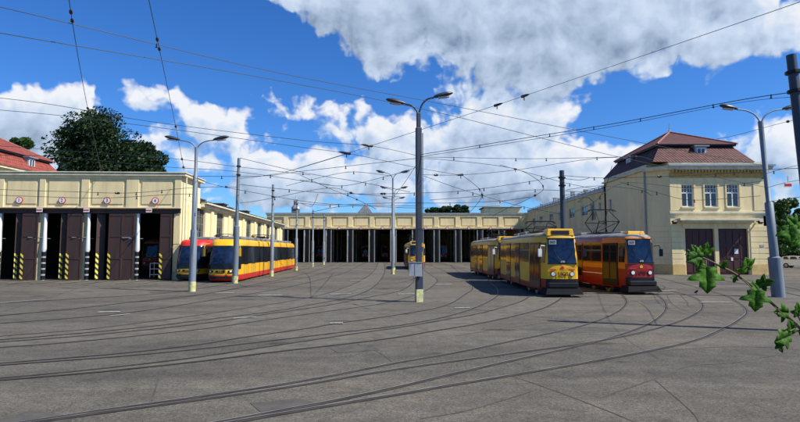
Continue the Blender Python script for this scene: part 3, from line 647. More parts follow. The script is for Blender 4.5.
al = MB(); al.hexa([(-1.95,3.45,8.2),(-1.5,3.45,8.2),(-1.5,3.75,8.2),(-1.95,3.75,8.2)],[(-1.8,3.5,8.42),(-1.6,3.5,8.42),(-1.6,3.7,8.42),(-1.8,3.7,8.42)]); al.build('lamp_head', lamp_m, o)

# ---------------------------------------------------------------- mansard house builder
def mansard(parent, x0, x1, y0, y1, z0, z1, z2, inset, up, apex, tm, eave=0.35):
    lo = MB(); a = [(x0-eave,y0-eave,z0),(x1+eave,y0-eave,z0),(x1+eave,y1+eave,z0),(x0-eave,y1+eave,z0)]
    b = [(x0+inset,y0+inset,z1),(x1-inset,y0+inset,z1),(x1-inset,y1-inset,z1),(x0+inset,y1-inset,z1)]
    lo.hexa(a, b); r = lo.build('mansard_roof', tm, parent)
    f = MB(); u = up; f.box(x0+inset-u,x1-inset+u,y0+inset-u,y1-inset+u,z1,z1+0.16); f.build('roof_fascia', black_m, r)
    t = MB(); c = [(x0+inset-u-.08,y0+inset-u-.08,z1+.165),(x1-inset+u+.08,y0+inset-u-.08,z1+.165),(x1-inset+u+.08,y1-inset+u+.08,z1+.165),(x0+inset-u-.08,y1-inset+u+.08,z1+.165)]
    ap = (apex[0],apex[1],z2); t.add(c+[ap], [(0,1,4),(1,2,4),(2,3,4),(3,0,4),(3,2,1,0)]); t.build('hip_roof', tm, r)
    rg = MB()
    for q in c: rg.tube([Vector(q)+Vector((0,0,.03)), Vector(ap)+Vector((0,0,.05))], 0.09, 6)
    rg.build('ridge_tile', tile_plain, r)
    fn = MB(); fn.tube([(apex[0],apex[1],z2-.1),(apex[0],apex[1],z2+.2),(apex[0],apex[1],z2+.25),(apex[0],apex[1],z2+.95)],[.12,.10,.05,.03],8); fn.build('finial', zinc, r)
    return r
tile_plain = mat('ridge_clay', (0.30,0.12,0.09), 0.8, var=0.2, scale=4)
def dormer(parent, c, nrm, w=1.0, h=1.1, d=1.4):
    n = Vector((nrm[0],nrm[1],0)); t = Vector((n.y,-n.x,0)); M3 = Matrix((t,n,Vector((0,0,1)))).transposed(); c = Vector(c)
    m = MB(); m.obox(c-n*(d/2), w, d, h, M3); m.obox(c-n*(d/2-.12)+Vector((0,0,h/2+.05)), w+.3, d+.25, .1, M3); o = m.build('dormer', zinc, parent)
    window(o, c+n*0.025, nrm, w*.72, h*.8, 2, 1, fm=white_p)

HS = thing('gate_house', (0, 0, 0), 'cream two storey depot house with tiled mansard roof and two maroon gates', 'house')
X0, X1, Y0, Y1, CHM = 24.0, 34.6, 50.0, 62.3, 1.4
SF = 0.0937
def hx(px): return (px-400)/F*50.0
doors = [(hx(685),hx(714.3)),(hx(718.2),hx(748))]
wins = [(hx(683),hx(695)),(hx(706.4),hx(719)),(hx(728.4),hx(740.8))]
w_ = MB(); fx0 = X0+CHM
wall(w_, (fx0,Y0), (X1,Y0), 0, 10.3, 0.45, [(a-fx0,b-fx0,0,4.3) for a,b in doors]+[(a-fx0,b-fx0,6.35,8.5) for a,b in wins])
wall(w_, (X0,Y0+CHM), (fx0,Y0), 0, 10.3, 0.45, [])
wall(w_, (X0,Y1), (X0,Y0+CHM), 0, 10.3, 0.45, [(1.3,2.1,6.9,8.1),(6.0,6.01,6.9,6.91)])
wall(w_, (X1,Y0), (X1,Y1), 0, 10.3, 0.45, []); wall(w_, (X1,Y1),(X0,Y1),0,10.3,0.45,[])
w_.build('wall', plaster_l, HS)
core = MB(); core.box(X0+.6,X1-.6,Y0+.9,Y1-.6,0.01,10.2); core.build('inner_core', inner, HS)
fi = MB()
# rusticated courses on the ground floor
for k in range(7):
    z = 0.95+k*0.52
    fi.box(fx0+0.02, doors[0][0]-.18, Y0-.045, Y0-.001, z, z+.47)
    fi.hexa([(X0-.03,Y0+CHM-.03,z),(fx0-.02,Y0-.03,z),(fx0+.01,Y0+.02,z),(X0+.02,Y0+CHM+.01,z)],[(X0-.03,Y0+CHM-.03,z+.47),(fx0-.02,Y0-.03,z+.47),(fx0+.01,Y0+.02,z+.47),(X0+.02,Y0+CHM+.01,z+.47)])
fi.build('rustication', plaster_l, HS, bevel=0.012)
fi = MB()
for k in range(7): fi.box(doors[1][1]+.18, X1, Y0-.045, Y0-.001, 0.95+k*.52, 1.42+k*.52)
fi.build('rustication', plaster_l, HS, bevel=0.012)
for a, b in ((fx0+.02, fx0+1.0), (X1-1.3, X1)): fi = MB(); fi.box(a, b, Y0-.06, Y0-.001, 6.0, 9.0); fi.build('pilaster', plaster_l, HS, bevel=.012)
for a, b in ((doors[0][1]+.06,doors[1][0]-.06), (doors[1][1]+.12, X1+.06)): pl_ = MB(); pl_.box(a, b, Y0-.09, Y0-.001, 0, 0.93); pl_.build('plinth', plaster_o, HS, bevel=0.01)
pl_ = MB(); pl_.box(fx0+.02, doors[0][0]-.12, Y0-.09, Y0-.001, 0, 0.93)
pl_.hexa([(X0-.06,Y0+CHM-.03,0),(fx0-.01,Y0-.09,0),(fx0+.01,Y0+.02,0),(X0+.02,Y0+CHM+.01,0)],[(X0-.06,Y0+CHM-.03,.93),(fx0-.01,Y0-.09,.93),(fx0+.01,Y0+.02,.93),(X0+.02,Y0+CHM+.01,.93)])
pl_.box(X0-.07,X0-.001,Y0+CHM,Y1,0,0.93); pl_.build('plinth', plaster_o, HS, bevel=0.01)
def around(m, z0, z1, out):
    m.box(fx0-.35*out, X1+out, Y0-out, Y0-.0015, z0, z1)
    m.hexa([(X0-out,Y0+CHM-.4*out,z0),(fx0-.4*out,Y0-out,z0),(fx0-.1,Y0+.05,z0),(X0-.002,Y0+CHM+.0,z0)],[(X0-out,Y0+CHM-.4*out,z1),(fx0-.4*out,Y0-out,z1),(fx0-.1,Y0+.05,z1),(X0-.002,Y0+CHM,z1)])
    m.box(X0-out, X0-.0015, Y0+CHM+.001, Y1, z0, z1)
sc_ = MB(); sc_.box(fx0-.1, X1+.12, Y0-.14, Y0-.0015, 5.72, 5.92); sc_.box(fx0-.05, X1+.06, Y0-.07, Y0-.0012, 5.5, 5.72); sc_.build('string_course', trim, HS, bevel=0.01)
cp = MB(); cp.box(hx(677)-.1, hx(753)+.1, Y0-.85, Y0-.0012, 5.02, 5.24); cp.box(hx(680), hx(751), Y0-.55, Y0-.0012, 4.82, 5.018); cp.build('door_canopy', trim, HS, bevel=0.015)
cp = MB(); cp.box(hx(680)+.2, hx(751)-.2, Y0-.10, Y0-.0012, 4.33, 4.81); cp.build('canopy_frieze', plaster_g, HS)
co_ = MB(); co_.box(fx0-.2,X1+.42,Y0-.36,Y0-.001,9.85,10.02); co_.box(fx0-.22,X1+.46,Y0-.42,Y0-.001,10.02,10.2)
co_.hexa([(X0-.6,Y0+CHM-.25,9.85),(fx0-.21,Y0-.36,9.85),(fx0+.0,Y0,9.85),(X0,Y0+CHM,9.85)],[(X0-.68,Y0+CHM-.28,10.2),(fx0-.23,Y0-.42,10.2),(fx0+.0,Y0,10.2),(X0,Y0+CHM,10.2)])
co_.box(X0-.3,X0-.001,Y0+CHM+.01,Y1,10.05,10.2); co_.build('cornice', trim, HS)
wl = mat('timber_modillion', (0.50,0.33,0.10), 0.8, var=0.15)
for_m = MB(); n_m = 30
for k in range(n_m):
    x = fx0+0.2+k*(X1-fx0)/n_m; for_m.box(x, x+.17, Y0-.32, Y0-.002, 9.58, 9.84)
for_m.build('modillion', wl, HS)
bf = MB(); bf.box(fx0,X1,Y0-.03,Y0-.001,9.1,9.57); bf.build('frieze', wl, HS)
gt = MB(); gt.box(fx0-.25,X1+.6,Y0-.56,Y0-.42,10.16,10.32); gt.build('gutter', zinc, HS)
pt_ = MB(); pt_.box(X0+.001,X1,Y0+CHM+.1,Y1,10.3,10.62); pt_.box(fx0,X1,Y0+.001,Y0+CHM+.099,10.3,10.62); pt_.build('eaves_wall', trim, HS)
MR = mansard(HS, X0+.2, X1-1.3, Y0+.25, Y1-.2, 10.63, 12.35, 15.0, 1.0, 0.25, (hx(673)*57/50, 57.0), tiles_dk, eave=0.3)
dormer(MR, (hx(708.7), Y0+.75, 11.55), (0,-1), 1.15, 1.35, 1.2); dormer(MR, (24.75, 57.2, 11.6), (-1,0), 1.2, 1.3, 1.0)
for a, b in wins:
    fo = window(HS, ((a+b)/2, Y0+.16, 7.425), (0,-1), b-a, 2.15, 2, 1, bar=0.62, fw=0.085)
    s = MB(); s.box(a-.12,b+.12,Y0-.14,Y0+.1,6.22,6.345); s.build('sill', trim, fo)
    tr = MB(); tr.box(a-.16,a-.01,Y0-.05,Y0-.001,6.35,8.62); tr.box(b+.01,b+.16,Y0-.05,Y0-.001,6.35,8.62); tr.box(a-.01,b+.01,Y0-.05,Y0-.001,8.5,8.62); tr.build('surround', plaster_l, fo)
window(HS, (X0+.15, Y1-1.7, 7.5), (-1,0), .8, 1.2, 2, 1)
for i, (a, b) in enumerate(doors):
    d = MB(); mid = (a+b)/2; d.box(a+.02,mid-.01,Y0+.22,Y0+.3,0.03,4.28); d.box(mid+.01,b-.02,Y0+.22,Y0+.3,0.03,4.28)
    for q in range(4): 
        xx = a+.1+q*(b-a-.2)/4
        for z in (.2,1.5,2.9): d.box(xx+.06,xx+(b-a-.2)/4-.06,Y0+.19,Y0+.2195,z,z+1.15)
    o = d.build('gate', maroon, HS)
    s = MB(); s.box(mid-.45,mid-.1,Y0+.17,Y0+.188,1.95,2.4) if i == 0 else s.box(mid+.15,mid+.5,Y0+.17,Y0+.188,1.95,2.4); s.build('notice', paper, o)
    if i == 1: s = MB(); s.box(mid-.2,mid-.02,Y0+.16,Y0+.188,1.3,1.6); s.build('lock_plate', paper, o)
for px in (672, 757):
    s = MB(); x = hx(px); s.box(x-.06,x+.06,Y0-.45,Y0-.05,4.93,5.0); s.obox((x,Y0-.55,4.9),.35,.3,.25,Matrix.Rotation(R(-35),3,'X')); s.build('floodlight', black_m, HS)
dp = MB(); dp.tube([(X0-.25,Y0+CHM+.35,10.2),(X0-.12,Y0+CHM+.35,9.8),(X0-.12,Y0+CHM+.35,0.1)],0.075,8); dp.build('downpipe', zinc, HS, smooth=50)
s = MB(); s.box(hx(759),hx(763),Y0-.07,Y0-.046,2.6,2.8); s.build('street_plate', box_m, HS)

# twin house far left, mostly hidden by the shed
H2 = thing('back_house', (0,0,0), 'house with bright red tiled mansard roof rising behind the left shed', 'house')
w_ = MB(); w_.box(-51,-39.9,50,62,0,10.5); w_.build('wall', plaster_l, H2)
w_ = MB(); w_.box(-51.4,-39.5,49.6,62.4,10.5,10.75); w_.build('cornice', trim, H2)
MR = mansard(H2, -51.2, -39.6, 49.8, 62.0, 10.75, 12.3, 15.4, 1.0, .3, (-45.6,56), tiles_rd, eave=.2)
dormer(MR, (-39.9, 57.2, 11.55), (1,0), 1.15, 1.35, 1.0)

# ---------------------------------------------------------------- church tower, far buildings
CT = thing('church_tower', (-49, 250, 0), 'small dark church tower with lantern above the far hall roof', 'tower')
ctm = mat('tower_stone', (0.16,0.15,0.14), 0.9, var=0.1, scale=1)
m = MB(); m.box(-1.7,1.7,-1.7,1.7,0,21.5); m.build('wall', ctm, CT)
m = MB(); m.tube([(0,0,21.5),(0,0,22.5),(0,0,23.2),(0,0,23.5)],[2.2,1.9,1.1,.9],8); m.tube([(0,0,24.9),(0,0,25.3),(0,0,25.8),(0,0,26.2),(0,0,28)],[1.2,1.1,.6,.2,.06],8); m.build('dome', zinc, CT, smooth=40)
m = MB()
for k in range(8): q = k*math.pi/4; m.tube([(math.cos(q)*.85,math.sin(q)*.85,23.4),(math.cos(q)*.85,math.sin(q)*.85,24.95)],.13,5)
m.build('lantern', ctm, CT)
GB = thing('office_block', (92, 150, 0), 'green glazed office block far behind the trees at right', 'building')
m = MB(); m.box(0,40,0,18,0,12.0); m.build('wall', green_gl, GB)
m = MB()
for k in range(21): m.box(k*2-.08,k*2+.08,-.12,-.001,0,12)
for k in range(5): m.box(0,40,-.14,-.125,k*2.9,k*2.9+.25)
m.build('mullion', zinc, GB)
m = MB(); m.box(-.4,40.4,-.4,18.4,12,12.5); m.build('roof', zinc, GB)

# ---------------------------------------------------------------- trees
def leaf_cloud(mb, centre, rad, n, size, rnd):
    c = Vector(centre)
    for _ in range(n):
        while True:
            d = Vector((rnd.uniform(-1,1), rnd.uniform(-1,1), rnd.uniform(-1,1)))
            if 0.25 < d.length < 1: break
        d = d.normalized()*(d.length**0.45)
        p = c+Vector((d.x*rad[0], d.y*rad[1], d.z*rad[2]))
        a = Vector((rnd.gauss(0,1), rnd.gauss(0,1), rnd.gauss(0,1))).normalized(); b = a.orthogonal().normalized(); e = a.cross(b)
        s = size*rnd.uniform(.6,1.3)
        mb.add([p-b*s, p+e*s*.55, p+b*s, p-e*s*.55], [(0,1,2,3)])
def tree(name, base, h, crown, mat_, label, cat='tree', group=None, n=9000, size=0.28, seed=1, trunk_r=0.35, nclump=45, lowfrac=0.3, cone=0.0):
    rnd = random.Random(seed); T = thing(name, base, label, cat, group)
    tk = MB(); tk.tube([(0,0,-.05),(0,0,h*.15),(.1,.05,h*.45),(0,.1,h*.85)],[trunk_r*1.25,trunk_r,trunk_r*.6,trunk_r*.12],9)
    cm = MB(); rx, ry = crown
    for k in range(nclump):
        z = rnd.uniform(lowfrac, .97); rel = (z-lowfrac)/(1-lowfrac)
        env = math.sqrt(max(.03, 1-(2*rel-1)**2))*(1-cone*rel)
        if rel < .5: env = max(env, .75)
        q = rnd.uniform(0, 2*math.pi); rr = math.sqrt(rnd.random())*.86
        c = Vector((math.cos(q)*rr*env*rx, math.sin(q)*rr*env*ry, z*h)); cr = rx*rnd.uniform(.11,.27)
        leaf_cloud(cm, c, (cr,cr,cr*.8), n//nclump, size, rnd)
        if k % 3 == 0: tk.tube([(0,0,h*min(z*.6,.6)), c*0.5+Vector((0,0,h*z*.35)), c],[trunk_r*.3,trunk_r*.2,.03],5)
    tk.build('trunk', bark, T, smooth=60); cm.build('crown', mat_, T, recalc=False)
    return T
tree('broadleaf_tree', (-55.5, 97, 0), 27, (14.5,10), leaf_dark, 'large dark green tree towering behind the left tram shed', n=42000, size=.30, seed=3, nclump=125, lowfrac=.3, cone=.68, trunk_r=.5)
tree('broadleaf_tree', (-49, 101, 0), 22.5, (7.5,6), leaf_dark, 'lower rounded dark tree at the right shoulder of the large tree', n=16000, size=.32, seed=5, nclump=50, lowfrac=.3, cone=.2)
tree('broadleaf_tree', (-77, 108, 0), 25.5, (4.5,4.5), leaf_mid, 'small mid green tree between the red roof and the large dark tree', n=7000, size=.4, seed=8, nclump=30, lowfrac=.35)
for i, (px, h) in enumerate(((428,15.2),(438,15.6),(448,15.8),(459,16.2))):
    X = (px-400)/F*165
    tree('distant_tree', (X+0.5,165,0), h+.2, (3.0+.8*(i%2),3.0), leaf_dark, ['distant treetop over the hall roof, leftmost of the row','second distant treetop from the mid pole over the hall roof','third distant treetop over the hall roof, tallest of the row','distant treetop over the hall roof, rightmost of the row'][i], group='distant trees over the hall roof', n=6000, size=.4, seed=20+i, nclump=40, lowfrac=.45)
for i, (x, y, h, r, lab) in enumerate(((60.5,84,10.5,3.4,'tall leafy bush beside the right edge of the gate house'),(50.2,74,8.0,3.6,'rounded green bush behind the parked white car'),(57,80,9.5,4,'broad green tree behind the white car at the far right'))):
    tree('leafy_bush', (x,y,0), h, (r,r), leaf_mid, lab, 'bush', n=7000, size=.22, seed=40+i, nclump=34, lowfrac=.12, trunk_r=.15)
hd = MB(); rnd = random.Random(77)
for k in range(60): leaf_cloud(hd, (44+k*1.0, 90+rnd.uniform(-1,1), rnd.uniform(1.2,4.4)), (1.6,1.4,1.6), 180, .3, rnd)
tag(hd.build('hedge', leaf_dark, recalc=False), 'long dark green hedge closing the yard behind the white car', 'hedge')

# ---------------------------------------------------------------- poles and lamps
def lean_of(base, top): return (top.x-base.x)/(top.z-base.z)
def lamp_head(mb, p, d):
    d = Vector((d[0], d[1], 0.22)).normalized(); s = Vector((0,1,0)) if abs(d.y) < .7 else Vector((1,0,0)); u = s.cross(d) if s.cross(d).z > 0 else d.cross(s)
    prof = [(0,.06,.05),(.12,.11,.09),(.35,.17,.12),(.6,.19,.12),(.8,.13,.08),(.9,.03,.03)]
    o = len(mb.v); n = 10
    for (t, w, h) in prof:
        for k in range(n):
            q = 2*math.pi*k/n; mb.v.append(tuple(p+d*t+s*(math.cos(q)*w)+u*(math.sin(q)*h*(1 if math.sin(q) > 0 else .7)+.03)))
    for i in range(len(prof)-1):
        for k in range(n): mb.f.append([o+i*n+k,o+i*n+(k+1)%n,o+(i+1)*n+(k+1)%n,o+(i+1)*n+k]); mb.m.append(0)
    mb.f.append([o+k for k in range(n)]); mb.m.append(0); mb.f.append([o+(len(prof)-1)*n+k for k in range(n)]); mb.m.append(0)
def street_lamp(base, h, label, group=None, reach=1.25, rise=.95, r=(.17,.13,.09), pm_=grey_pole, band=True, lean=0.0, steps=(0.42,0.8), square=False, az=0, scale=1, reachR=None, riseR=None):
    T = thing('street_lamp', base, label, 'street lamp', group)
    p = MB(); L = lambda z: Vector((lean*z, 0, z))
    if not square:
        z1, z2 = h*steps[0], h*steps[1]
        p.tube([L(-.02),L(z1),L(z1+.06),L(z2),L(z2+.06),L(h)],[r[0],r[0]*.97,r[1],r[1]*.95,r[2],r[2]],12)
    else:
        M3 = Matrix.Rotation(R(14),3,'Z')
        for (za,zb,w) in ((0,1.15,.285),(1.15,h*.92,.25)): p.obox(L((za+zb)/2), w, w, zb-za, M3)
        p.obox(L(h*.96), .18, .18, h*.08, M3)
    po = p.build('pole', pm_, T, smooth=None if square else 50, bevel=.03 if square else 0)
    if band:
        b = MB()
        if square: b.obox(L(.28), .30, .30, .56, Matrix.Rotation(R(14),3,'Z'))
        else: b.tube([L(0),L(.55)], r[0]*1.03, 12)
        b.build('painted_band', pale_band, po, smooth=50)
    for s in (-1, 1):
        top = L(h-.15); a = MB(); rch = (reachR if s > 0 and reachR else reach); rs_ = (riseR if s > 0 and riseR else rise)
        dx = Vector((math.cos(az), math.sin(az), 0))*s
        pts = [top+dx*(rch*t_)+Vector((0,0,rs_*z_)) for t_, z_ in ((0.02,0),(.10,.35),(.28,.68),(.55,.9),(.8,.98),(1,1.0))]
        a.tube(catmull([Vector(q) for q in pts],3), .035*scale, 7); ao = a.build('lamp_arm', pm_, T, smooth=60)
        hd_ = MB(); lamp_head(hd_, pts[-1], dx); hd_.build('lamp_head', lamp_m, ao, smooth=50)
        ln_ = MB(); q = pts[-1]+dx*.45+Vector((0,0,.02)); ln_.obox(q, .5, .2, .05, Matrix.Rotation(az,3,'Z')@Matrix.Rotation(-.12*s,3,'Y')); ln_.build('lens', lamp_g, ao)
    return T
LP = G(192,291.5)
street_lamp(LP, 8.1, 'grey double armed street lamp standing before the red roofed tram', reach=.95, rise=.55, r=(.19,.145,.09), lean=0.003)
MPB = G(419,301.8)
MP = street_lamp(MPB, 8.55, 'dark square double armed lamp post with grey cabinet mid yard', reach=.62, rise=.55, square=True, pm_=dark_pole, lean=0.0, reachR=.70, riseR=.85, scale=1.2)
cb_ = MB(); cb_.box(-.46,.12,-.39,-.165,1.14,1.74); cbo = cb_.build('control_cabinet', box_m, MP, bevel=.01)
cb_ = MB(); cb_.box(-.48,.14,-.41,-.16,1.742,1.77); cb_.box(-.2,-.17,-.40,-.391,1.2,1.7); cb_.build('cabinet_lid', zinc, cbo)
# pale tube added to stand for the sunlit right edge of the post
pd_ = MB(); pd_.tube([(.185,-.05,0),(.185,-.05,7.6)],.026,8); pd_.build('lit_edge_tube', grey_pole, MP)
LM = [street_lamp(G(392.8,274.3), 9.2, 'nearest of the three slim lamps lined up left of the dark post', reach=.75, rise=.65, r=(.17,.12,.08)),
      street_lamp(Vector((-.72,63.5,0)), 9.2, 'second of the three slim lamps lined up left of the dark post', reach=.8, rise=.6, r=(.17,.12,.08)),
      street_lamp(Vector((-.9,76,0)), 9.2, 'farthest of the three slim lamps lined up left of the dark post', reach=.8, rise=.6, r=(.17,.12,.08))]
RL = street_lamp(G(778.5,297), 8.75, 'grey stepped double armed street lamp leaning beside the gate house', reach=1.15, rise=.75, r=(.30,.20,.12), band=False, lean=-.052, steps=(.22,.53))
def pole(base, h, label, group, r=(.16,.11), pm_=grey_pole, band=True, lean=0, steps=.45, name='catenary_pole'):
    T = thing(name, base, label, 'pole', group); p = MB()
    L = lambda z: Vector((lean*z,0,z))
    p.tube([L(-.02),L(h*steps),L(h*steps+.05),L(h)],[r[0],r[0]*.95,r[1],r[1]*.85],12); po = p.build('pole_shaft', pm_, T, smooth=50)
    if band: b = MB(); b.tube([L(0),L(.5)], r[0]*1.04, 12); b.build('painted_band', pale_band, po, smooth=50)
    for z in (h*.86, h*.93): c = MB(); c.tube([L(z),L(z+.08)], r[1]*1.35, 10); c.build('clamp', black_m, T)
    return T
GP = 'grey catenary poles beside the long yellow tram'
PL = [(234.9,283.3,8.75,'grey catenary pole at the nose of the long yellow tram'),(271.5,276.3,8.1,'grey catenary pole halfway along the long yellow tram'),(296,270.6,8.0,'grey catenary pole at the tail of the long yellow tram'),
      (312.5,266.6,7.9,'grey catenary pole beyond the tail of the yellow tram, before the first bay'),(323.6,264.7,8.0,'farthest grey catenary pole of the left row, before the hall')]
for (px,py,h,lab) in PL: pole(G(px,py), h, lab, GP, r=(.20,.12) if h > 8.5 else (.17,.11), lean=.01 if h > 8.5 else 0)
RRB = Vector((11.35,37.0,0)); pole(RRB, 7.85, 'dark catenary pole standing between the yellow and red trams', None, r=(.21,.19), pm_=dark_pole, band=False, lean=-.004)
RPt = P(791,55,15.2); RPB = Vector((11.9,15.2,0)); pole(RPB, RPt.z, 'tall dark pole rising at the right edge before the gate house', None, r=(.17,.15), pm_=dark_pole, band=False, lean=(RPt.x-RPB.x)/RPt.z)

# ---------------------------------------------------------------- overhead wires
def wire(pts, label, r=.012, ins=(), sag=0.0, m=None, n=10, hangers=0, r2=None):
    pts = [Vector(p) for p in pts]
    path = catmull(pts, n) if len(pts) > 2 else [pts[0].lerp(pts[1], i/n)-Vector((0,0,sag*4*(i/n)*(1-i/n))) for i in range(n+1)]
    r_ = [max(r*.8, .00045*abs(p.y)) for p in path]          # heavier feeders are used farther down the yard
    w = MB(); w.tube(path, r_, 5); o = w.build('overhead_wire', m or wire_m)
    tag(o, label, 'overhead wire', 'overhead wires across the yard')
    for t, kind in ins:
        x = t*(len(path)-1); i = min(int(x), len(path)-2); c = path[i].lerp(path[i+1], x-i); d = (path[i+1]-path[i]).normalized()
        s = min(2.2, max(0.8, c.y/26))
        k = MB()
        if kind == 'i':
            k.tube([c-d*.16*s, c-d*.10*s, c-d*.03*s, c, c+d*.03*s, c+d*.10*s, c+d*.16*s],[.015*s,.05*s,.058*s,.022*s,.058*s,.05*s,.015*s],8)
        elif kind == 'b':
            k.tube([c-d*.45,c-d*.3,c+d*.05,c+d*.1],[.015,.045,.06,.015],8); k.tube([c-d*.1,c-d*.1-Vector((0,0,.18))],.02,6)
        else:
            k.tube([c+Vector((0,0,.03*s)), c-Vector((0,0,.11*s))], .022*s, 5); k.tube([c-Vector((.04*s,0,.11*s)), c+Vector((.04*s,0,-.11*s))], .018*s, 5)
        k.build('insulator' if kind != 'h' else 'hanger', insul if kind != 'h' else black_m, o, smooth=50)
    return o
mpz = lambda z: Vector((MPB.x, MPB.y-.05, z))
rl = lambda z: Vector((G(778.5,297).x-.052*z, G(778.5,297).y, z))
wire([P(-420,-85,10.5), P(0,7,13), P(270,71,18.3), P(449,105.2,22), P(620,138.7,24.5), rl(6.5)], 'upper of two parallel wires running from top left to the right lamp', .014, m=wire_c, ins=((.30,'h'),))
wire([P(-420,-40,10.5), P(0,33,13), P(270,79,18.0), P(440,113,21.5), P(616,156.3,24.3), rl(5.4)], 'lower of two parallel wires running from top left to the right lamp', .014, m=wire_c)
wire([P(-380,70,15), P(0,98,19.5), P(150,121.5,21), P(300,140,22.3), P(371,146,23), mpz(6.55)], 'upper of two parallel wires from the left edge to the dark post', .013, m=wire_c, ins=((.80,'b'),))
wire([P(-380,85,15), P(0,110,19.3), P(150,126.5,21), P(300,147,22.3), P(351,154,23), mpz(6.0), P(460,175,25)], 'lower of two parallel wires from the left edge past the dark post', .013, m=wire_c, ins=((.66,'b'),))
sh = lambda px, py: P(px, py, 41.0)
wire([P(69,-40,11.2), P(69.5,3,12.9), P(88,110,22.8), sh(101.5,172)], 'steep wire with brown insulators reaching down to the large tree top', .013, ins=((.36,'i'),(.385,'i'),(.66,'i'),(.97,'i')))
wire([P(141,-40,11.2), P(149.5,3,12.9), P(176,128,26.2), sh(184,170)], 'steep wire with brown insulators reaching down to the shed corner', .013, ins=((.41,'i'),(.43,'i'),(.66,'i'),(.86,'i'),(.95,'i')))
wire([P(1000,-70,7.5), P(800,2,10), P(530,94,20), P(460,117,24), P(350,152.5,31), P(289,171,44)], 'thin wire climbing from mid left up to the top right corner', .009, m=wire_c, ins=((.415,'b'),(.50,'b')))
wire([Vector((RPB.x-.3,15.2,6.9)), P(735,101,16.5), P(620,122.6,19.5), P(538,136,21.5), mpz(6.6)], 'heavy double span from the right edge pole to the dark post', .016, ins=((.14,'h'),(.3,'h'),(.45,'h'),(.58,'h'),(.72,'h'),(.86,'h')))
wire([Vector((RPB.x-.3,15.2,6.75)), P(735,103.4,16.5), P(620,125.2,19.5), P(538,138.6,21.5), mpz(6.5)], 'lower twin of the heavy span from the right edge pole to the dark post', .009)
wire([mpz(6.45), P(300,171.5,26), P(262,176,28), LP+Vector((0,0,6.45))], 'span wire from the dark post to the left street lamp', .015, ins=((.2,'h'),(.6,'h'),(.85,'h')))
p2 = G(234.9,283.3)
wire([p2+Vector((.05,0,6.9)), P(310,191.8,36), P(357,193.9,35.5), P(408,193.2,35.2), P(460,191.2,35.5), P(514,184,36), RRB+Vector((0,0,7.45))], 'heavy cross span over the yard between left and right catenary poles', .016, ins=((.12,'h'),(.3,'h'),(.42,'i'),(.52,'h'),(.66,'h'),(.74,'h'),(.88,'h')))
wire([RRB+Vector((0,0,7.5)), P(606,178,34), P(700,175,27), P(762,170,22), Vector((RPB.x-.2,15.2,4.65))], 'span wire crossing the gate house eaves from the pole between trams', .014, ins=((.2,'h'),(.4,'i'),(.55,'h'),(.62,'h'),(.7,'h')))
wire([RRB+Vector((0,0,7.3)), P(580,180,36), P(590,177.5,35.5)], 'short sagging jumper wire right of the pole between trams', .010)
wire([RRB+Vector((0,0,6.1)), P(586,193.5,37)], 'short low bracket wire right of the pole between trams', .012)
wire([P(-300,178,35), P(0,189.5,35), P(65,191.5,35), P(130,193,34.5), P(195,187.5,31), p2+Vector((0,0,6.7))], 'upper span wire passing in front of the left shed number signs', .012, ins=((.5,'h'),(.56,'i'),(.62,'h'),(.7,'h'),(.8,'h'),(.92,'i')))
wire([P(-300,186,33), P(0,195.3,33), P(100,198,33), P(182,194,31), LP+Vector((0,0,5.3))], 'lower span wire passing in front of the left shed number signs', .009, ins=((.6,'h'),(.8,'h')))
wire([P(-300,130,30), P(0,146,33), P(46,149.5,34), P(167,158,36), P(240,167,40), P(310,175,46)], 'upper thin wire running across the dark tree crown', .009)
wire([P(-300,145,30), P(0,155,33), P(60,157,34), P(167,167,36), P(240,172,40), P(330,185,50)], 'lower thin wire running across the dark tree crown', .009)
wire([mpz(6.35), P(440,159.4,25), P(517,169.5,33), P(543,186,38), P(534,196,44), P(506,209,62), P(492,216,80)], 'wire dipping from the dark post to insulators over the hall', .010, ins=((.33,'b'),(.5,'b'),(.66,'i')))
wire([mpz(5.7), P(462,174.8,26), P(517,169.8,30), P(588,159.2,33), P(617,157.3,34)], 'wire rising from the dark post toward the mansard roof corner', .010, ins=((.12,'i'),(.25,'b')))
wire([mpz(6.5), P(440,157.3,25), P(517,158.7,30), P(560,158.4,33), P(617,157,38), P(640,156.6,41), P(652,160,50)], 'level dotted wire from the dark post to the house eaves', .010, ins=((.2,'h'),(.33,'h'),(.45,'h'),(.6,'h'),(.8,'b')))
wire([P(462,175,32), P(480,190,37), P(480,200,45), P(470,212,75)], 'drooping feeder wire hanging over the middle bays', .010, ins=((.32,'b'),(.5,'i')))
wire([G(392.8,274.3)+Vector((0,0,7.3)), mpz(6.3)], 'slanting stay between the dark post and nearest slim lamp', .012, sag=.1)
wire([p2+Vector((0,0,7.3)), P(262,176,40), P(289,171,44), P(351,152.7,31)], 'thin trolley wire joining the left catenary pole to crossing insulators', .008)
wire([P(240,203,38), P(262,200,42), P(330,188,52), P(357,194,60), P(400,197,66)], 'sagging thin wire over the roof of the long yellow tram', .009, ins=((.3,'h'),(.7,'i')))
wire([P(300,175,52), P(330,188.6,60), P(358,200,74), P(376,209,92)], 'thin wire descending toward the pyramid skylight', .009, ins=((.3,'b'),(.65,'i')))
wire([P(300,203,60), P(312,206,70), P(318,194,60)], 'small looping jumper wire over the left bays', .010)
wire([G(296,270.6)+Vector((0,0,7.6)), P(330,205,64), P(392,203,66), P(450,203,66), P(500,201,66), P(530,197,66)], 'farthest low cross span over the hall bays', .012, ins=((.2,'h'),(.4,'h'),(.6,'h'),(.8,'h')))
wire([P(717,139,46), P(735,135.5,30), Vector((RPB.x-.27,15.2,6.1)), P(900,108,10)], 'thin wire from the hip roof to the right edge pole', .009, ins=((.62,'i'),))
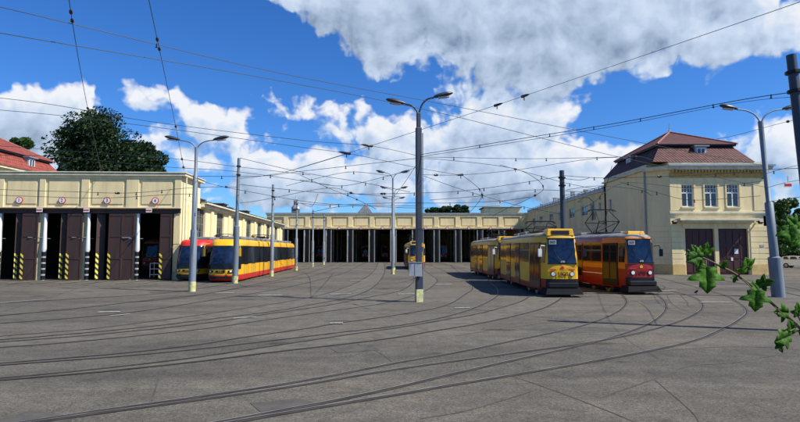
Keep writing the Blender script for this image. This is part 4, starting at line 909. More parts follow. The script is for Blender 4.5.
wire([rl(6.1), P(800,165,20), P(900,150,15)], 'upper short wire between the leaning lamp and the right edge', .011, ins=((.2,'h'),))
wire([rl(5.4), P(800,180,20), P(900,170,15)], 'middle short wire between the leaning lamp and the right edge', .011)
wire([rl(4.7), P(785,199.5,22.5), P(800,197,20), P(900,188,15)], 'lowest short wire between the leaning lamp and the right edge', .009)
wire([P(600,196,38), P(628,182.7,40), P(690,188,44), P(756,182,34), rl(5.9)], 'thin wire over the gate house upper windows', .010, ins=((.25,'h'),(.7,'h'),(.85,'h')))
wire([P(612,166,36), P(600,197,40), P(575,212,48)], 'slack pull-off wire before the shaded house side wall', .009, ins=((.5,'h'),))

XW = [((286,186,46),(310,180,55),(350,172,60),(392,176,50),'thin cross wire from the second grey pole to the nearest slim lamp'),
 ((195,178,29.3),(240,190,36.6),(330,204,66),(420,206,80),'fine wire drooping along the row of grey poles to the hall'),
 ((312,212,73),(350,206,80),(420,208,85),(500,206,85),'fine wire just above the hall parapet, left part'),
 ((424,176,23.6),(470,192,40),(520,206,66),(560,214,80),'fine wire falling from the dark post to the wing roof'),
 ((430,200,60),(480,196,62),(530,190,60),(585,192,52),'fine level wire over the right bays to the wing'),
 ((300,180,60),(340,186,62),(380,178,50),(415,168,23.6),'fine shallow wire meeting the dark post from the left'),
 ((566,190,37),(600,186,40),(640,190,50),(652,196,50.5),'fine wire tied to the chamfered corner of the gate house'),
 ((500,165,34),(540,176,36),(566,183,37),(600,190,45),'fine stay wire running past the pole between the trams'),
 ((620,182,45),(655,192,46),(690,200,46),(760,196,30),'fine wire across the string of three upper windows'),
 ((240,158,36.6),(300,172,36),(360,182,36),(410,192,35),'fine diagonal wire from the tall grey pole to the cross span')]
for a,b,c,d,lab in XW: wire([P(*a),P(*b),P(*c),P(*d)], lab, .007, ins=((.35,'h'),(.7,'h')))
sg = thing('hanging_sign', P(788,185,20), 'small red and white sign hanging on a wire at the right edge', 'sign')
s = MB(); s.box(-.14,.14,-.01,.01,-.1,.1); s.box(-.13,.13,-.0135,-.0105,-.05,.05,1); s.tube([(0,0,.1),(0,0,.35)],.008,4,2); s.build('sign_plate', [white_p, red_l, black_m], sg)

# ---------------------------------------------------------------- trams
def ring_loft(mb, levels, plan, matf, cap=True):
    """levels: list of (z, inset, rake) ; plan: list of (x,y) ; matf(level, seg)->mat index"""
    n = len(plan); o = len(mb.v)
    for (z, inset, rake, ymax) in levels:
        for (x, y) in plan:
            xx = x-math.copysign(min(inset, abs(x)), x) if abs(x) > 1e-6 else 0
            yy = y
            if y < 2.0: yy = y+rake*max(0, (2.0-y)/2.0)
            elif ymax-y < 2.0: yy = y-rake*max(0, (2.0-(ymax-y))/2.0)
            mb.v.append((xx, yy, z))
    for l in range(len(levels)-1):
        for k in range(n):
            mb.f.append([o+l*n+k, o+l*n+(k+1)%n, o+(l+1)*n+(k+1)%n, o+(l+1)*n+k]); mb.m.append(matf(l, k))
    if cap:
        mb.f.append([o+k for k in range(n)]); mb.m.append(matf(0, 0)); mb.f.append([o+(len(levels)-1)*n+k for k in range(n)]); mb.m.append(matf(len(levels)-2, 0))
def side_panel(mb, p, q, z0, z1, off=.006, th=.018, r0=0.0, r1=0.0, mi=0):
    """panel proud of the vertical plane p->q (outward = right-hand side of p->q); r = shift inwards of the lower / upper edge"""
    p = Vector((*p,0)); q = Vector((*q,0)); d = (q-p).normalized(); n = Vector((d.y,-d.x,0))
    bot = [p+n*(off-r0), q+n*(off-r0), q+n*(off-th-r0), p+n*(off-th-r0)]; top = [p+n*(off-r1), q+n*(off-r1), q+n*(off-th-r1), p+n*(off-th-r1)]
    mb.hexa([Vector((v.x,v.y,z0)) for v in bot], [Vector((v.x,v.y,z1)) for v in top], mi)
def bogie(parent, y):
    b = MB(); b.box(-.95,.95,y-1.2,y+1.2,.22,.55); bo = b.build('bogie', under, parent)
    for s in (-1,1):
        for dy in (-.95,.95):
            w = MB(); w.tube([(s*.70,y+dy,.33),(s*.82,y+dy,.33)], .33, 18); w.tube([(s*.66,y+dy,.33),(s*.70,y+dy,.33)], .36, 18); w.build('wheel', steel, bo, smooth=40)
def pantograph(parent, y, zb, zt):
    m = MB(); mid = (zb+zt)/2
    for s in (-1,1):
        m.tube([(s*.55,y-.9,zb+.1),(s*.55,y+.9,zb+.1)], .035, 5)
        for e in (-1,1):
            m.tube([(s*.5,y+e*.25,zb+.12),(s*.62,y+e*(1.0 if zt-zb > 1 else 1.25),mid)], .032, 5); m.tube([(s*.62,y+e*(1.0 if zt-zb > 1 else 1.25),mid),(s*.42,y+e*.12,zt-.08)], .024, 5)
    for e in (-1,1):
        m.tube([(-.62,y+e*(1.0 if zt-zb > 1 else 1.25),mid),(.62,y+e*(1.0 if zt-zb > 1 else 1.25),mid)], .028, 5)
        m.tube([(-.55,y+e*.9,zb+.1),(.55,y+e*.9,zb+.1)], .04, 5); m.tube([(-.5,y+e*.25,zb+.12),(.62,y+e*1.0,mid)], .02, 5)
    p_ = m.build('pantograph', black_m, parent)
    h = MB(); 
    for e in (-.14,.14): h.tube([(-.85,y+e,zt-.12),(-.72,y+e,zt-.02),(-.5,y+e,zt),(.5,y+e,zt),(.72,y+e,zt-.02),(.85,y+e,zt-.12)], .028, 5)
    h.build('collector_bar', black_m, p_)

def mirrors(parent, x, y, z, m_arm, s):
    m = MB(); m.tube([(s*x,y,z+.25),(s*(x+.22),y-.18,z+.28),(s*(x+.28),y-.2,z+.05)], .022, 6); m.box(min(s*(x+.20),s*(x+.38)),max(s*(x+.20),s*(x+.38)),y-.24,y-.17,z-.28,z+.10)
    m.build('mirror', m_arm, parent, bevel=.01)

def old_tram(loc, rz, label, number, livery, box_col, panto, route=None, door_open=False, group='old high floor trams'):
    T = thing('tram', loc, label, 'tram', group, rz)
    LEN = 13.5; nw = .74
    half = [(0,-.07),(nw*.6,-.045),(nw-.04,0),(nw+.05,.10),(1.2,1.9),(1.2,LEN-1.9),(nw+.05,LEN-.10),(nw-.04,LEN),(nw*.6,LEN+.045),(0,LEN+.07)]
    plan = half+[(-x,y) for x,y in half[-2:0:-1]]; n = len(plan)
    lv = [(.34,.02,0.02,LEN),(.62,0,0,LEN),(.88,0,0,LEN),(1.32,0,0,LEN),(1.58,0,.0,LEN),(2.0,.01,.06,LEN),(2.72,.03,.17,LEN),(2.98,.05,.20,LEN),(3.08,.12,.26,LEN),(3.17,.30,.4,LEN),(3.22,.6,.7,LEN)]
    front = {0,1,2,n-1,n-2,n-3}; rear = {7,8,9,10,6,11}
    taperL = {n-4}
    # materials: 0 main front,1 side lower,2 side band,3 upper,4 roof,5 black
    def mf(l, k):
        z = lv[l][0]
        if z >= 2.97: return 4
        if z >= 1.57: return 6 if (k in (3, n-4, 5, 12) or k in front or k in rear) else 3
        if k in front or k in rear:
            return 5 if z < .87 else 0
        if k in (3, n-4, 5, 12) : return (1 if z < (.87 if livery == 'yellow' else 1.0) else 6)
        return 1 if z < (.6 if livery == 'yellow' else 1.3) else 2
    Y = livery == 'yellow'
    mats = [tyellow, tred, tyellow, tyellow, troof, black_m, tyellow] if Y else [tred, tred, torange, tdark, troof_g, black_m, torange]
    b = MB(); ring_loft(b, lv, plan, mf); b.build('body', mats, T, smooth=35)
    gr = MB(); gr.box(-1.0,1.0,2.6,LEN-2.6,.36,.5)
    gr.build('underframe', under, T); bogie(T, 3.0); bogie(T, LEN-3.0)
    # white pinstripe
    ps = MB()
    for s in (-1,1):
        p, q = ((s*1.2,LEN-1.9),(s*1.2,1.9)) if s < 0 else ((1.2,1.9),(1.2,LEN-1.9))
        side_panel(ps, p, q, .60 if Y else .98, .65 if Y else 1.03, off=.005, th=.012)
    ps.build('pinstripe', white_p if not Y else tdark, T)
    # windscreen
    for e, y0 in ((1, 0), (-1, LEN)):
        w = MB(); a, c, r0, r1 = nw-.06, 1.66, .03, .20
        yb, yt = y0+e*(-.045+.0), y0+e*(.185-.045)
        pts = lambda yy, hw, z: [Vector((-hw,yy+e*.05,z)),Vector((-hw*.5,yy-e*.0,z)),Vector((hw*.5,yy-e*.0,z)),Vector((hw,yy+e*.05,z))]
        B_ = pts(yb-e*.02, a, 1.66); T_ = pts(yt-e*.035, a-.02, 2.84)
        w.hexa(B_+[v+Vector((0,e*.05,0)) for v in B_[::-1]], T_+[v+Vector((0,e*.05,0)) for v in T_[::-1]])
        ws = w.build('windscreen', glass_b, T)
        if e == 1:
            wp = MB(); wp.tube([(0.05,-.10,1.66),(-.25,-.075,2.0),(-.42,-.05,2.35)],.012,5); wp.tube([(0.1,-.10,1.66),(.35,-.075,1.95),(.55,-.05,2.2)],.012,5); wp.build('wiper', black_m, ws)
            fr = MB()
            for (z0_,z1_) in ((1.60,1.655),(2.845,2.9)):
                yy = -.075 if z0_ < 2 else .12
                fr.box(-a-.03,a+.03,yy,yy+.06,z0_,z1_)
            fr.build('windscreen_frame', black_m, ws)
            if route:
                rp = MB(); rp.box(-.60,-.24,.045,.055,2.58,2.80); rpo = rp.build('route_plate', box_m, ws)
                t = text_mesh(route, .19, 'route_number', black_m, rpo, .002); t.location = (-.42,.038,2.69); t.rotation_euler = (R(90),0,0)
            dm = MB(); dm.box(-.08,.12,-.10,-.088,1.68,1.77); dm.build('dashboard_card', box_m, ws)
        # headlights, red marks
        for s in (-1,1):
            h = MB(); h.disc((s*.46,y0-e*.03,1.12),(0,-e,0),.125,.05,16); ho = h.build('headlight', black_m, T)
            h = MB(); h.disc((s*.46,y0-e*.081,1.12),(0,-e,0),.095,.015,16); h.build('lens', hl_m if e == 1 else red_l, ho)
            h = MB(); h.box(s*.46-.16,s*.46+.16,min(y0-e*.045,y0-e*.06),max(y0-e*.045,y0-e*.06),1.31,1.36); h.build('marker_light', red_l, T)
        bp = MB(); bp.box(-.72,.72,min(y0-e*.25,y0-e*.02),max(y0-e*.25,y0-e*.02),.46,.70); bp.build('bumper', black_m, T, bevel=.03)
        cc = MB(); cc.hexa([(-.92,y0-e*.42,.14),(.92,y0-e*.42,.14),(1.02,y0+e*.35,.14),(-1.02,y0+e*.35,.14)],[(-.80,y0-e*.22,.44),(.80,y0-e*.22,.44),(.92,y0+e*.35,.44),(-.92,y0+e*.35,.44)]); cc.build('cow_catcher', rubber, T, bevel=.02)
    # number + emblem
    t = text_mesh(number, .27, 'fleet_number', black_m, T, .006); t.location = (0,-.095,1.12); t.rotation_euler = (R(90),0,0)
    em = MB(); em.prism([(-.07,0),(.07,0),(.08,.1),(.0,.16),(-.08,.1)],0,.008); eo = em.build('emblem', red_l if Y else tyellow, T); eo.location = (0,-.074,1.36); eo.rotation_euler = (R(90),0,0)
    # destination box
    d = MB(); d.hexa(*(([(-.68,.16,3.0),(.68,.16,3.0),(.68,1.0,3.0),(-.68,1.0,3.0)],[(-.62,.22,3.36),(.62,.22,3.36),(.62,.9,3.36),(-.62,.9,3.36)]) if Y else ([(-.48,.3,3.05),(.48,.3,3.05),(.48,1.0,3.05),(-.48,1.0,3.05)],[(-.44,.36,3.30),(.44,.36,3.30),(.44,.9,3.30),(-.44,.9,3.30)]))); do = d.build('destination_box', box_col, T, bevel=.03)
    if Y:
        dd = MB(); dd.hexa([(-.44,.150,3.07),(.44,.150,3.07),(.44,.2,3.07),(-.44,.2,3.07)],[(-.44,.178,3.27),(.44,.178,3.27),(.44,.23,3.27),(-.44,.23,3.27)]); ddo = dd.build('destination_display', black_m, do)
    # side glazing
    def strip_windows(s):
        segs = []
        doors_ = ((4.55,5.95),(7.55,8.95)) if s < 0 else ()
        yb = [2.05,3.25,4.45] if s < 0 else [2.05,3.6,5.15,6.7,8.25,9.8,11.4]
        rng = [(2.05,3.25),(3.33,4.47),(6.03,7.47),(9.03,10.2),(10.28,11.45)] if s < 0 else [(yb[i]+.04,yb[i+1]-.04) for i in range(6)]
        for (a, c) in rng:
            w = MB(); pq = ((s*1.2,c),(s*1.2,a)) if s < 0 else ((1.2,a),(1.2,c)); side_panel(w, *pq, 1.66, 2.70, off=.012, th=.03, r0=0.003, r1=.03); wo = w.build('side_window', glass, T)
            fr = MB(); side_panel(fr, *pq, 2.28, 2.31, off=.018, th=.012, r0=.015, r1=.016); fr.build('window_bar', zinc, wo)
        for (a, c) in doors_:
            dr = MB(); mid = (a+c)/2
            for (u, v) in ((a,mid-.015),(mid+.015,c)): side_panel(dr, (s*1.2,v),(s*1.2,u), .42, 2.72, off=.042, th=.07, r1=.03)
            do_ = dr.build('door', tbrown if Y else tdark, T); dg = MB()
            for (u, v) in ((a+.07,mid-.08),(mid+.08,c-.07)): side_panel(dg, (s*1.2,v),(s*1.2,u), .75, 1.45, off=.046, th=.03, r0=.003, r1=.013); side_panel(dg, (s*1.2,v),(s*1.2,u), 1.55, 2.6, off=.048, th=.03, r1=.028, r0=.015)
            dg.build('pane', glass, do_)
    strip_windows(-1); strip_windows(1)
    # taper sections: front door (left side), windows elsewhere
    A = Vector((nw+.05,.10)); B = Vector((1.2,1.9))
    def tp(t, s, e): q = A.lerp(B, t); y = q.y if e > 0 else LEN-q.y; return (s*q.x, y)
    for e in (1,-1):
        for s in (-1,1):
            def pan(mb, t0, t1, z0, z1, **k):
                p, q = tp(t0,s,e), tp(t1,s,e)
                if (s*e) < 0: p, q = q, p
                side_panel(mb, p, q, z0, z1, **k)
            if s < 0:
                dr = MB(); pan(dr, .30, .96, .42, 2.68, off=.06, th=.09, r1=.045); do_ = dr.build('door', tbrown if not door_open or e < 0 else black_m, T)
                dg = MB(); pan(dg, .34, .60, .75, 2.58, off=.066, th=.03, r0=.006, r1=.043); pan(dg, .66, .92, .75, 2.58, off=.066, th=.03, r0=.006, r1=.043); dg.build('pane', glass, do_)
                w = MB(); pan(w, .02, .26, 1.66, 2.66, off=.014, th=.03, r1=.07); w.build('side_window', glass, T)
            else:
                w = MB(); pan(w, .04, .94, 1.66, 2.68, off=.014, th=.03, r1=.05); w.build('side_window', glass, T)
    for s in (-1,1): mirrors(T, nw+.06, .12, 2.25, (white_p if s < 0 and Y else black_m), s)
    # roof gear
    for bb in ((-.5,.5,6.4,8.2,3.22,3.42),(-.42,.42,9.2,10.6,3.22,3.40),(-.35,.35,1.4,2.4,3.2,3.33)): rg = MB(); rg.box(*bb); rg.build('roof_box', troof_g, T, bevel=.04)
    pantograph(T, 4.4, 3.22, panto)
    return T
old_tram((8.0,26.45,0), R(-1.7), 'nearest yellow tram numbered 1408 with dark blue windscreen', '1408', 'yellow', tyellow, 3.95, route='503')
old_tram((8.3,41.2,0), R(0.6), 'yellow tram coupled right behind the tram numbered 1408', '1407', 'yellow', tyellow, 4.0)
old_tram((12.6,28.05,0), R(4.0), 'red fronted tram with orange sides and raised pantograph', '1476', 'red', tyellow, 4.75, route='503', door_open=True)
old_tram((1.85,63,0), R(0.5), 'yellow tram leaving the hall directly behind the dark post', '1339', 'yellow', amber, 4.2)
c0 = old_tram((-16.9,112,0), 0, 'tram parked inside the second hall bay from the left', '1420', 'red', tred, 3.9, group='trams parked inside the hall')
for (X, Yp, lab) in ((BAYX[5]-2.0,116,'tram parked inside the hall bay behind the slim lamps'),(BAYX[7]+2.0,108,'blue glazed tram parked in the hall bay right of the dark post'),(BAYX[3]+2.0,113,'tram parked inside the hall bay below the skylight')):
    t = copy_tree(c0); t.location = (X,Yp,0); t['label'] = lab

def low_tram(loc, rz, label, roof_m, skirt=True, group='low floor articulated trams', n_mod=5, length=30.0, number='3125'):
    T = thing('articulated_tram', loc, label, 'tram', group, rz)
    W = 1.175; cuts = [0,7.6,11.7,18.3,22.4,30.0] if n_mod == 5 else [0,7.6,11.7,19.3]
    nm = len(cuts)-1; LEN = cuts[-1]
    for i in range(nm):
        y0, y1 = cuts[i]+(.16 if i else 0), cuts[i+1]-(.16 if i < nm-1 else 0)
        head, tail = i == 0, i == nm-1
        lv = [(.12,.05,.12),(.30,0,0),(.52,0,0),(.9,0,0),(1.25,0,.02),(1.7,.015,.22),(2.2,.03,.48),(2.62,.05,.74),(2.85,.06,.92),(3.0,.12,1.1),(3.1,.30,1.35)]
        hw = [(-W,y1)]
        def endplan(e, yb):   # points from -x to +x for nose (e=1 at low y)
            return [(-W,yb+e*1.9),(-W+.03,yb+e*1.3),(-.98,yb+e*.62),(-.72,yb+e*.2),(-.36,yb+e*.03),(.36,yb+e*.03),(.72,yb+e*.2),(.98,yb+e*.62),(W-.03,yb+e*1.3),(W,yb+e*1.9)]
        A = endplan(1,y0) if head else [(-W,y0),(W,y0)]
        B = endplan(-1,y1)[::-1] if tail else [(W,y1),(-W,y1)]
        plan = A+B; n = len(plan); b = MB(); o = 0
        for (z, ins, rk) in lv:
            for k, (x, y) in enumerate(plan):
                yy = y
                if head and k < 10: yy = y+rk*max(0,(1.9-(y-y0))/1.9)*(1.0)
                if tail and k >= len(A): yy = y-rk*max(0,(1.9-(y1-y))/1.9)
                b.v.append((x-math.copysign(min(ins,abs(x)),x), yy, z))
        for l in range(len(lv)-1):
            z = lv[l][0]
            for k in range(n):
                nose = (head and 1 <= k < 8) or (tail and len(A)+1 <= k < len(A)+8)
                if z < .5: mi = 1
                elif z < 1.2: mi = 0
                elif z < 2.6: mi = 3
                else: mi = 2
                if nose and z > .85 and z < 1.2: mi = 3
                b.f.append([l*n+k, l*n+(k+1)%n, (l+1)*n+(k+1)%n, (l+1)*n+k]); b.m.append(mi)
        b.f.append(list(range(n))); b.m.append(4); b.f.append([(len(lv)-1)*n+k for k in range(n)]); b.m.append(4)
        b.build('body_module', [tyellow, tred_b if skirt else under, roof_m, glass, troof_g], T, smooth=30)
        # window panes and doors
        sy0 = y0+(2.1 if head else .25); sy1 = y1-(2.1 if tail else .25); L = sy1-sy0; k = max(2, round(L/1.35)); pitch = L/k
        for s in (-1,1):
            for j in range(k):
                a, c = sy0+j*pitch+.04, sy0+(j+1)*pitch-.04
                isdoor = (j == k//2) or (L > 5 and j == 0)
                w = MB(); pq = ((s*W,c),(s*W,a)) if s < 0 else ((W,a),(W,c))
                if isdoor:
                    side_panel(w, *pq, 1.22, 2.58, off=.016, th=.03, r0=.004, r1=.045); dr_ = w.build('door', glass, T); sm = MB()
                    for (u_, v_) in ((a, a+.03), ((a+c)/2-.015, (a+c)/2+.015), (c-.03, c)):
                        side_panel(sm, *(((s*W,v_),(s*W,u_)) if s < 0 else ((W,u_),(W,v_))), .34, 1.215, off=.012, th=.02)
                    sm.build('door_seam', bellows, dr_)
                else:
                    side_panel(w, *pq, 1.34, 2.50, off=.010, th=.03, r0=.004, r1=.042); w.build('side_window', win_glass, T)
        rb = MB(); rb.box(-.85,.85,y0+(2.6 if head else .5),y1-(2.6 if tail else .5),3.1,3.34); rb.build('roof_box', troof_g, T, bevel=.06)
        if i: 
            bl = MB()
            for q in range(4): bl.box(-W+.06+.03*(q%2),W-.06-.03*(q%2),cuts[i]-.16+q*.08,cuts[i]-.16+q*.08+.079,.3,3.0)
            bl.build('bellows', bellows, T)
        bogie(T, (y0+y1)/2)
    # front details
    ws = MB(); pts = [(-.98,.62),(-.72,.2),(-.36,.03),(.36,.03),(.72,.2),(.98,.62)]
    bot = [Vector((x*1.005,y+.02-.025+.02,1.30)) for x,y in pts]; rk2 = .72
    def rky(y): return max(0,(1.9-y)/1.9)
    bot = [Vector((x,y+.05*rky(y)-.03,1.22)) for x,y in pts]; mid = [Vector((x*.985,y+.22*rky(y)-.03,1.7)) for x,y in pts]; top = [Vector((x*.965,y+.70*rky(y)-.03,2.56)) for x,y in pts]
    n = len(pts)
    for rw, (P0, P1) in enumerate(((bot,mid),(mid,top))):
        ws.add(P0+P1, [(i,i+1,n+i+1,n+i) for i in range(n-1)])
    wo = ws.build('windscreen', glass_b, T, smooth=50)
    wp = MB(); wp.tube([(0,-.03,1.2),(.3,.12,1.75),(.5,.28,2.1)],.015,5); wp.build('wiper', black_m, wo)
    for s in (-1,1):
        h = MB(); h.obox((s*.70,.15,.78),.36,.12,.16,Matrix.Rotation(s*R(28),3,'Z')); ho = h.build('headlight', black_m, T, bevel=.03)
        h = MB(); h.obox((s*.71,.095,.78),.14,.03,.1,Matrix.Rotation(s*R(28),3,'Z')); h.build('lens', hl_m, ho)
        m = MB(); m.tube([(s*1.05,.9,2.75),(s*1.22,.45,2.72),(s*1.28,.35,2.4)],.03,6); m.box(min(s*1.20,s*1.34),max(s*1.20,s*1.34),.30,.40,1.85,2.42); m.build('mirror', tyellow if skirt else black_m, T, bevel=.02)
    nb = MB(); nb.box(-.32,.32,-.012,.02,.70,.86); no = nb.build('number_panel', black_m, T)
    t = text_mesh(number, .15, 'fleet_number', tyellow, no, .002); t.location = (0,-.016,.78); t.rotation_euler = (R(90),0,0)
    bp = MB(); bp.add([(x*1.01,y-.05,z) for z in (.28,.44) for x,y in pts], [(i,i+1,7+i,6+i) for i in range(5)]); bp.build('bumper', black_m, T)
    pantograph(T, 13.5 if nm == 5 else 9.5, 3.35, 3.75)
    return T
low_tram((-12.75,38.0,0), R(3.0), 'long yellow and red articulated tram parked by the row of grey poles', tyellow, number='3121')
low_tram((-15.75,39.6,0), R(2.2), 'yellow articulated tram with red roof beside the left shed corner', tred_b, skirt=False, n_mod=3, number='3136')
t = copy_tree(c0); t.location = (-22.9,49,0); t['label'] = 'orange tram standing in shade inside the third gate of the left shed'; t['group'] = 'old high floor trams'

# ---------------------------------------------------------------- workshop trolley inside gate 4
TR = thing('workshop_trolley', (-19.2,42.8,0), 'tubular workshop trolley standing in the shade inside gate four', 'trolley')
m = MB()
for x in (-.6,.6):
    for y in (-.35,.35): m.tube([(x,y,.12),(x,y,1.25)],.025,6)
for z in (.35,.8,1.25):
    m.tube([(-.6,-.35,z),(.6,-.35,z),(.6,.35,z),(-.6,.35,z),(-.6,-.35,z)],.02,6)
m.build('frame', white_p, TR)
m = MB(); m.box(-.6,.6,-.35,.35,.33,.35); m.box(-.6,.6,-.35,.35,.79,.81); m.build('shelf', zinc, TR)
for x in (-.55,.55):
    for y in (-.3,.3): m = MB(); m.tube([(x-.02,y,.07),(x+.02,y,.07)],.07,12); m.build('wheel', rubber, TR)

# ---------------------------------------------------------------- white car
CR = thing('parked_car', (51.6,69.0,0), 'white hatchback parked by the bushes at the far right', 'car', rz=R(35))
def car_body():
    prof = [(-2.05,.35),(-2.1,.75),(-1.95,.98),(-1.55,1.05),(-.9,1.08),(-.35,1.48),(.9,1.56),(1.7,1.45),(2.02,1.02),(2.1,.9),(2.1,.4),(1.9,.28),(-1.9,.28)]
    m = MB(); n = len(prof)
    for (x, s) in ((-.86,0),(-.80,1),(.80,1),(.86,0)):
        for (y, z) in prof:
            w = x if z < 1.1 else x*.83
            m.v.append((w, y, z))
    for a in range(3):
        for k in range(n): m.f.append([a*n+k, a*n+(k+1)%n, (a+1)*n+(k+1)%n, (a+1)*n+k]); m.m.append(0)
    m.f.append(list(range(n))); m.m.append(0); m.f.append([3*n+k for k in range(n)]); m.m.append(0)
    return m
car_body().build('body', car_w, CR, smooth=30, bevel=.03)
m = MB()
for s in (-1,1):
    for (a, b) in (((-.75,-.1)),((0.0,.85)),((.95,1.6))):
        x = s*.79; m.add([(x+s*.04,a,1.1),(x+s*.04,b,1.1),(s*.74,b-.05,1.44),(s*.74,max(a+.25,a),1.44)], [(0,1,2,3)])
m.add([(-.62,1.98,1.08),(.62,1.98,1.08),(.55,1.745,1.42),(-.55,1.745,1.42)], [(0,1,2,3)]); m.add([(-.65,-.92,1.09),(.65,-.92,1.09),(.58,-.40,1.45),(-.58,-.40,1.45)], [(0,1,2,3)])
for i in range(len(m.v)):
    v = m.v[i]; m.v[i] = (v[0]*1.015, v[1]+(.03 if v[1] > 1.7 else -.03 if v[1] < -.3 and abs(v[0]) < .7 else 0), v[2]+.01)
m.build('window', glass, CR)
for s in (-1,1):
    for y in (-1.3,1.3):
        m = MB(); m.tube([(s*.70,y,.31),(s*.88,y,.31)],.31,18); wo = m.build('wheel', rubber, CR, smooth=40)
        m = MB(); m.tube([(s*.881,y,.31),(s*.895,y,.31)],.19,14); m.build('rim', zinc, wo)
    m = MB(); m.box(min(s*.55,s*.84),max(s*.55,s*.84),2.06,2.12,.8,1.0); m.build('tail_light', red_l, CR)
    m = MB(); m.box(min(s*.5,s*.8),max(s*.5,s*.8),-2.14,-2.05,.68,.85); m.build('headlight', hl_m, CR)
m = MB(); m.box(-.26,.26,2.10,2.125,.6,.72); m.build('number_plate', paper, CR)

# ---------------------------------------------------------------- magpie on the asphalt
BD = thing('bird', G(696.5,295), 'small black and white bird standing on the asphalt near the curved rails', 'bird', rz=R(30))
m = MB(); m.tube([(-.24,0,.10),(-.16,0,.125),(-.08,0,.15),(0,0,.165),(.06,0,.19),(.10,0,.215),(.135,0,.215),(.165,0,.205),(.19,0,.198)],[.006,.015,.042,.055,.045,.032,.028,.010,.003],10)
for s in (-1,1): m.tube([(0,s*.02,.12),(.005,s*.02,.06),(0,s*.02,0)],.006,5); m.tube([(-.02,s*.02,.004),(.04,s*.02,.004)],.005,5)
m.build('body', black_m, BD, smooth=60)
m = MB(); m.tube([(-.05,0,.118),(0,0,.125),(.04,0,.15)],[.02,.042,.025],8); m.build('white_belly', white_p, BD, smooth=60)

# ---------------------------------------------------------------- near branch with lobed leaves
BR = thing('leafy_shrub', (1.62,1.75,0), 'leafy shrub branch with lobed green leaves reaching in from the right', 'plant')
Bl = Vector(BR.location)
def bp_(px, py, Y): return P(px, py, Y)-Bl
stem = [Vector((0,0,0)), Vector((.02,0,.8)), Vector((-.0,-.05,1.6)), bp_(850,368,1.55), bp_(812,338,1.5), bp_(795,323,1.5), bp_(765,297,1.48), bp_(740,277,1.46), bp_(720,266,1.44), bp_(706,259,1.42), bp_(697,256,1.41)]
m = MB(); pts = catmull(stem, 5); m.tube(pts, [.0085-.0070*min(1, i/(len(pts)-1)) for i in range(len(pts))], 8)
for a, b, c in (((706,260),(706,264),(706,271)),((738,276),(744,270),(748,266)),((752,287),(756,293),(757,300)),((775,307),(779,311),(783,314)),((797,325),(794,329),(790,331)),((797,325),(786,336),(776,342)),((742,279),(748,284),(752,289)),((806,331),(800,320),(796,312))):
    m.tube([bp_(*a,1.46), bp_(*b,1.44), bp_(*c,1.43)], .0017, 5)
m.tube(catmull([Vector((0,-.02,1.0)), bp_(880,330,1.8), bp_(840,262,1.8), bp_(812,236,1.75), bp_(789,228,1.7)],5), .004, 6)
stem_m = mat('green_brown_stem', (0.10,0.07,0.03), 0.7, var=0.25, scale=30)
m.build('branch', stem_m, BR, smooth=60)
LOBES = [(0,0),(.12,-.03),(.28,-.05),(.37,.02),(.35,.12),(.33,.20),(.46,.25),(.60,.36),(.66,.48),(.52,.50),(.36,.50),(.27,.53),(.28,.64),(.29,.74),(.20,.78),(.12,.88),(0,1.0)]
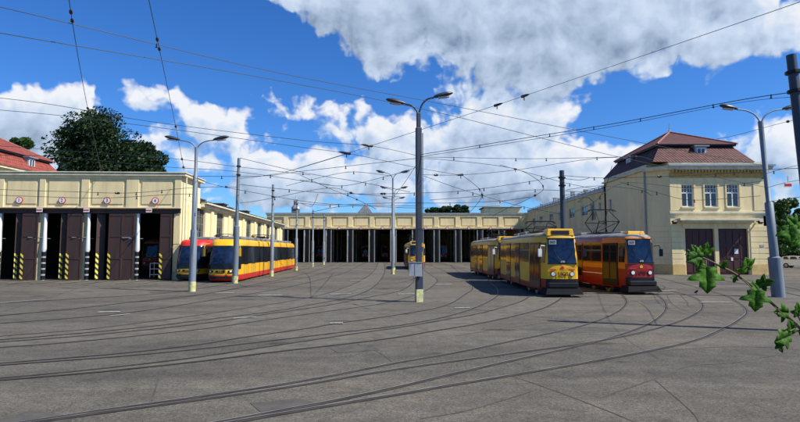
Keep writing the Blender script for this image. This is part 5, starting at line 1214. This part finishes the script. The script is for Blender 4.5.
def leaf_obj(px, py, Y, size, ang, tilt=.3, yaw=0.0, narrow=1.0, droop=.15, label=None):
    pts = [(x*narrow, y) for x, y in LOBES]; L_ = pts[1:-1]
    outline = [(0,0)]+L_+[(0,1.0)]+[(-x,y) for x,y in L_[::-1]]
    m = MB(); s = size; nst = 8
    # fan strips around midrib: midrib points at matching heights
    right = [(0,0)]+L_+[(0,1.0)]
    def zf(x, y): return .16*abs(x)-.34*x*x-droop*y*y*.9+.008*math.sin(11*y+7*x)
    vs = []; 
    for side in (1,-1):
        o = len(m.v); cnt = len(right)
        for (x, y) in right: m.v.append((side*x*s, y*s, zf(x,y)*s))
        for (x, y) in right: m.v.append((0, y*s, zf(0,y)*s-.004*s))
        for i in range(cnt-1): m.f.append([o+i,o+i+1,o+cnt+i+1,o+cnt+i]); m.m.append(0)
    o = m.build('leaf', leaf_near, BR, recalc=False, smooth=80)
    sd_ = o.modifiers.new('thick','SOLIDIFY'); sd_.thickness = .0006
    # local: x width, y length, z normal. face camera: normal -> -Y ; length direction rotated by ang in the XZ plane
    M = Matrix.Rotation(ang,3,'Y')@Matrix.Rotation(yaw,3,'Z')@Matrix.Rotation(R(90)+tilt,3,'X')
    o.rotation_euler = M.to_euler(); o.location = bp_(px, py, Y)
    if label: o['label'] = label
px_m = 1.44/F
for (x,y,Y,sz,ang,tilt,yaw,nar) in (
    (706,268,1.42,27,R(180),.25,0,1.15),(747,271,1.44,17,R(-25),.9,.2,1.4),(756,291,1.43,22,R(185),.2,.2,1.1),(757,284,1.47,17,R(70),.7,.4,1.0),
    (752,283,1.46,14,R(150),.4,-.5,.9),(788,313,1.45,18,R(-85),.55,0,.9),(797,316,1.44,16,R(-10),.6,.3,1.0),(792,334,1.44,17,R(-20),.5,.3,1.1),(800,334,1.46,15,R(60),.5,.2,1.0),
    (789,336,1.43,19,R(-110),.45,.1,.9),(777,342,1.43,12,R(160),.5,0,.7),
    (702,258,1.41,17,R(-75),.5,0,.9),(700,256,1.41,16,R(-40),.35,.2,.8),(703,254,1.42,14,R(15),.6,.1,.8),(698,257,1.40,15,R(-110),.4,0,.9),(701,260,1.40,12,R(-160),.3,.4,.8),(706,255,1.43,12,R(40),.5,.5,.8),(694,254,1.41,11,R(-100),.6,.5,.9),
    (722,268,1.44,10,R(20),.8,0,.9),(735,276,1.45,8,R(200),.5,0,.9),
    (789,226,1.70,20,R(175),.3,.2,1.1),(797,228,1.72,18,R(-50),.5,.2,1.1),(801,234,1.72,20,R(160),.4,.2,1.1),(812,238,1.75,24,R(190),.4,.2,1.1),(806,316,1.5,18,R(80),.4,.2,1.1),(830,345,1.52,24,R(30),.4,.2,1.1),(835,356,1.53,24,R(200),.4,.2,1.1),(840,280,1.8,24,R(200),.4,.2,1.1)):
    leaf_obj(x, y, Y, sz*Y/F*.93, ang, tilt*.6, yaw, nar)
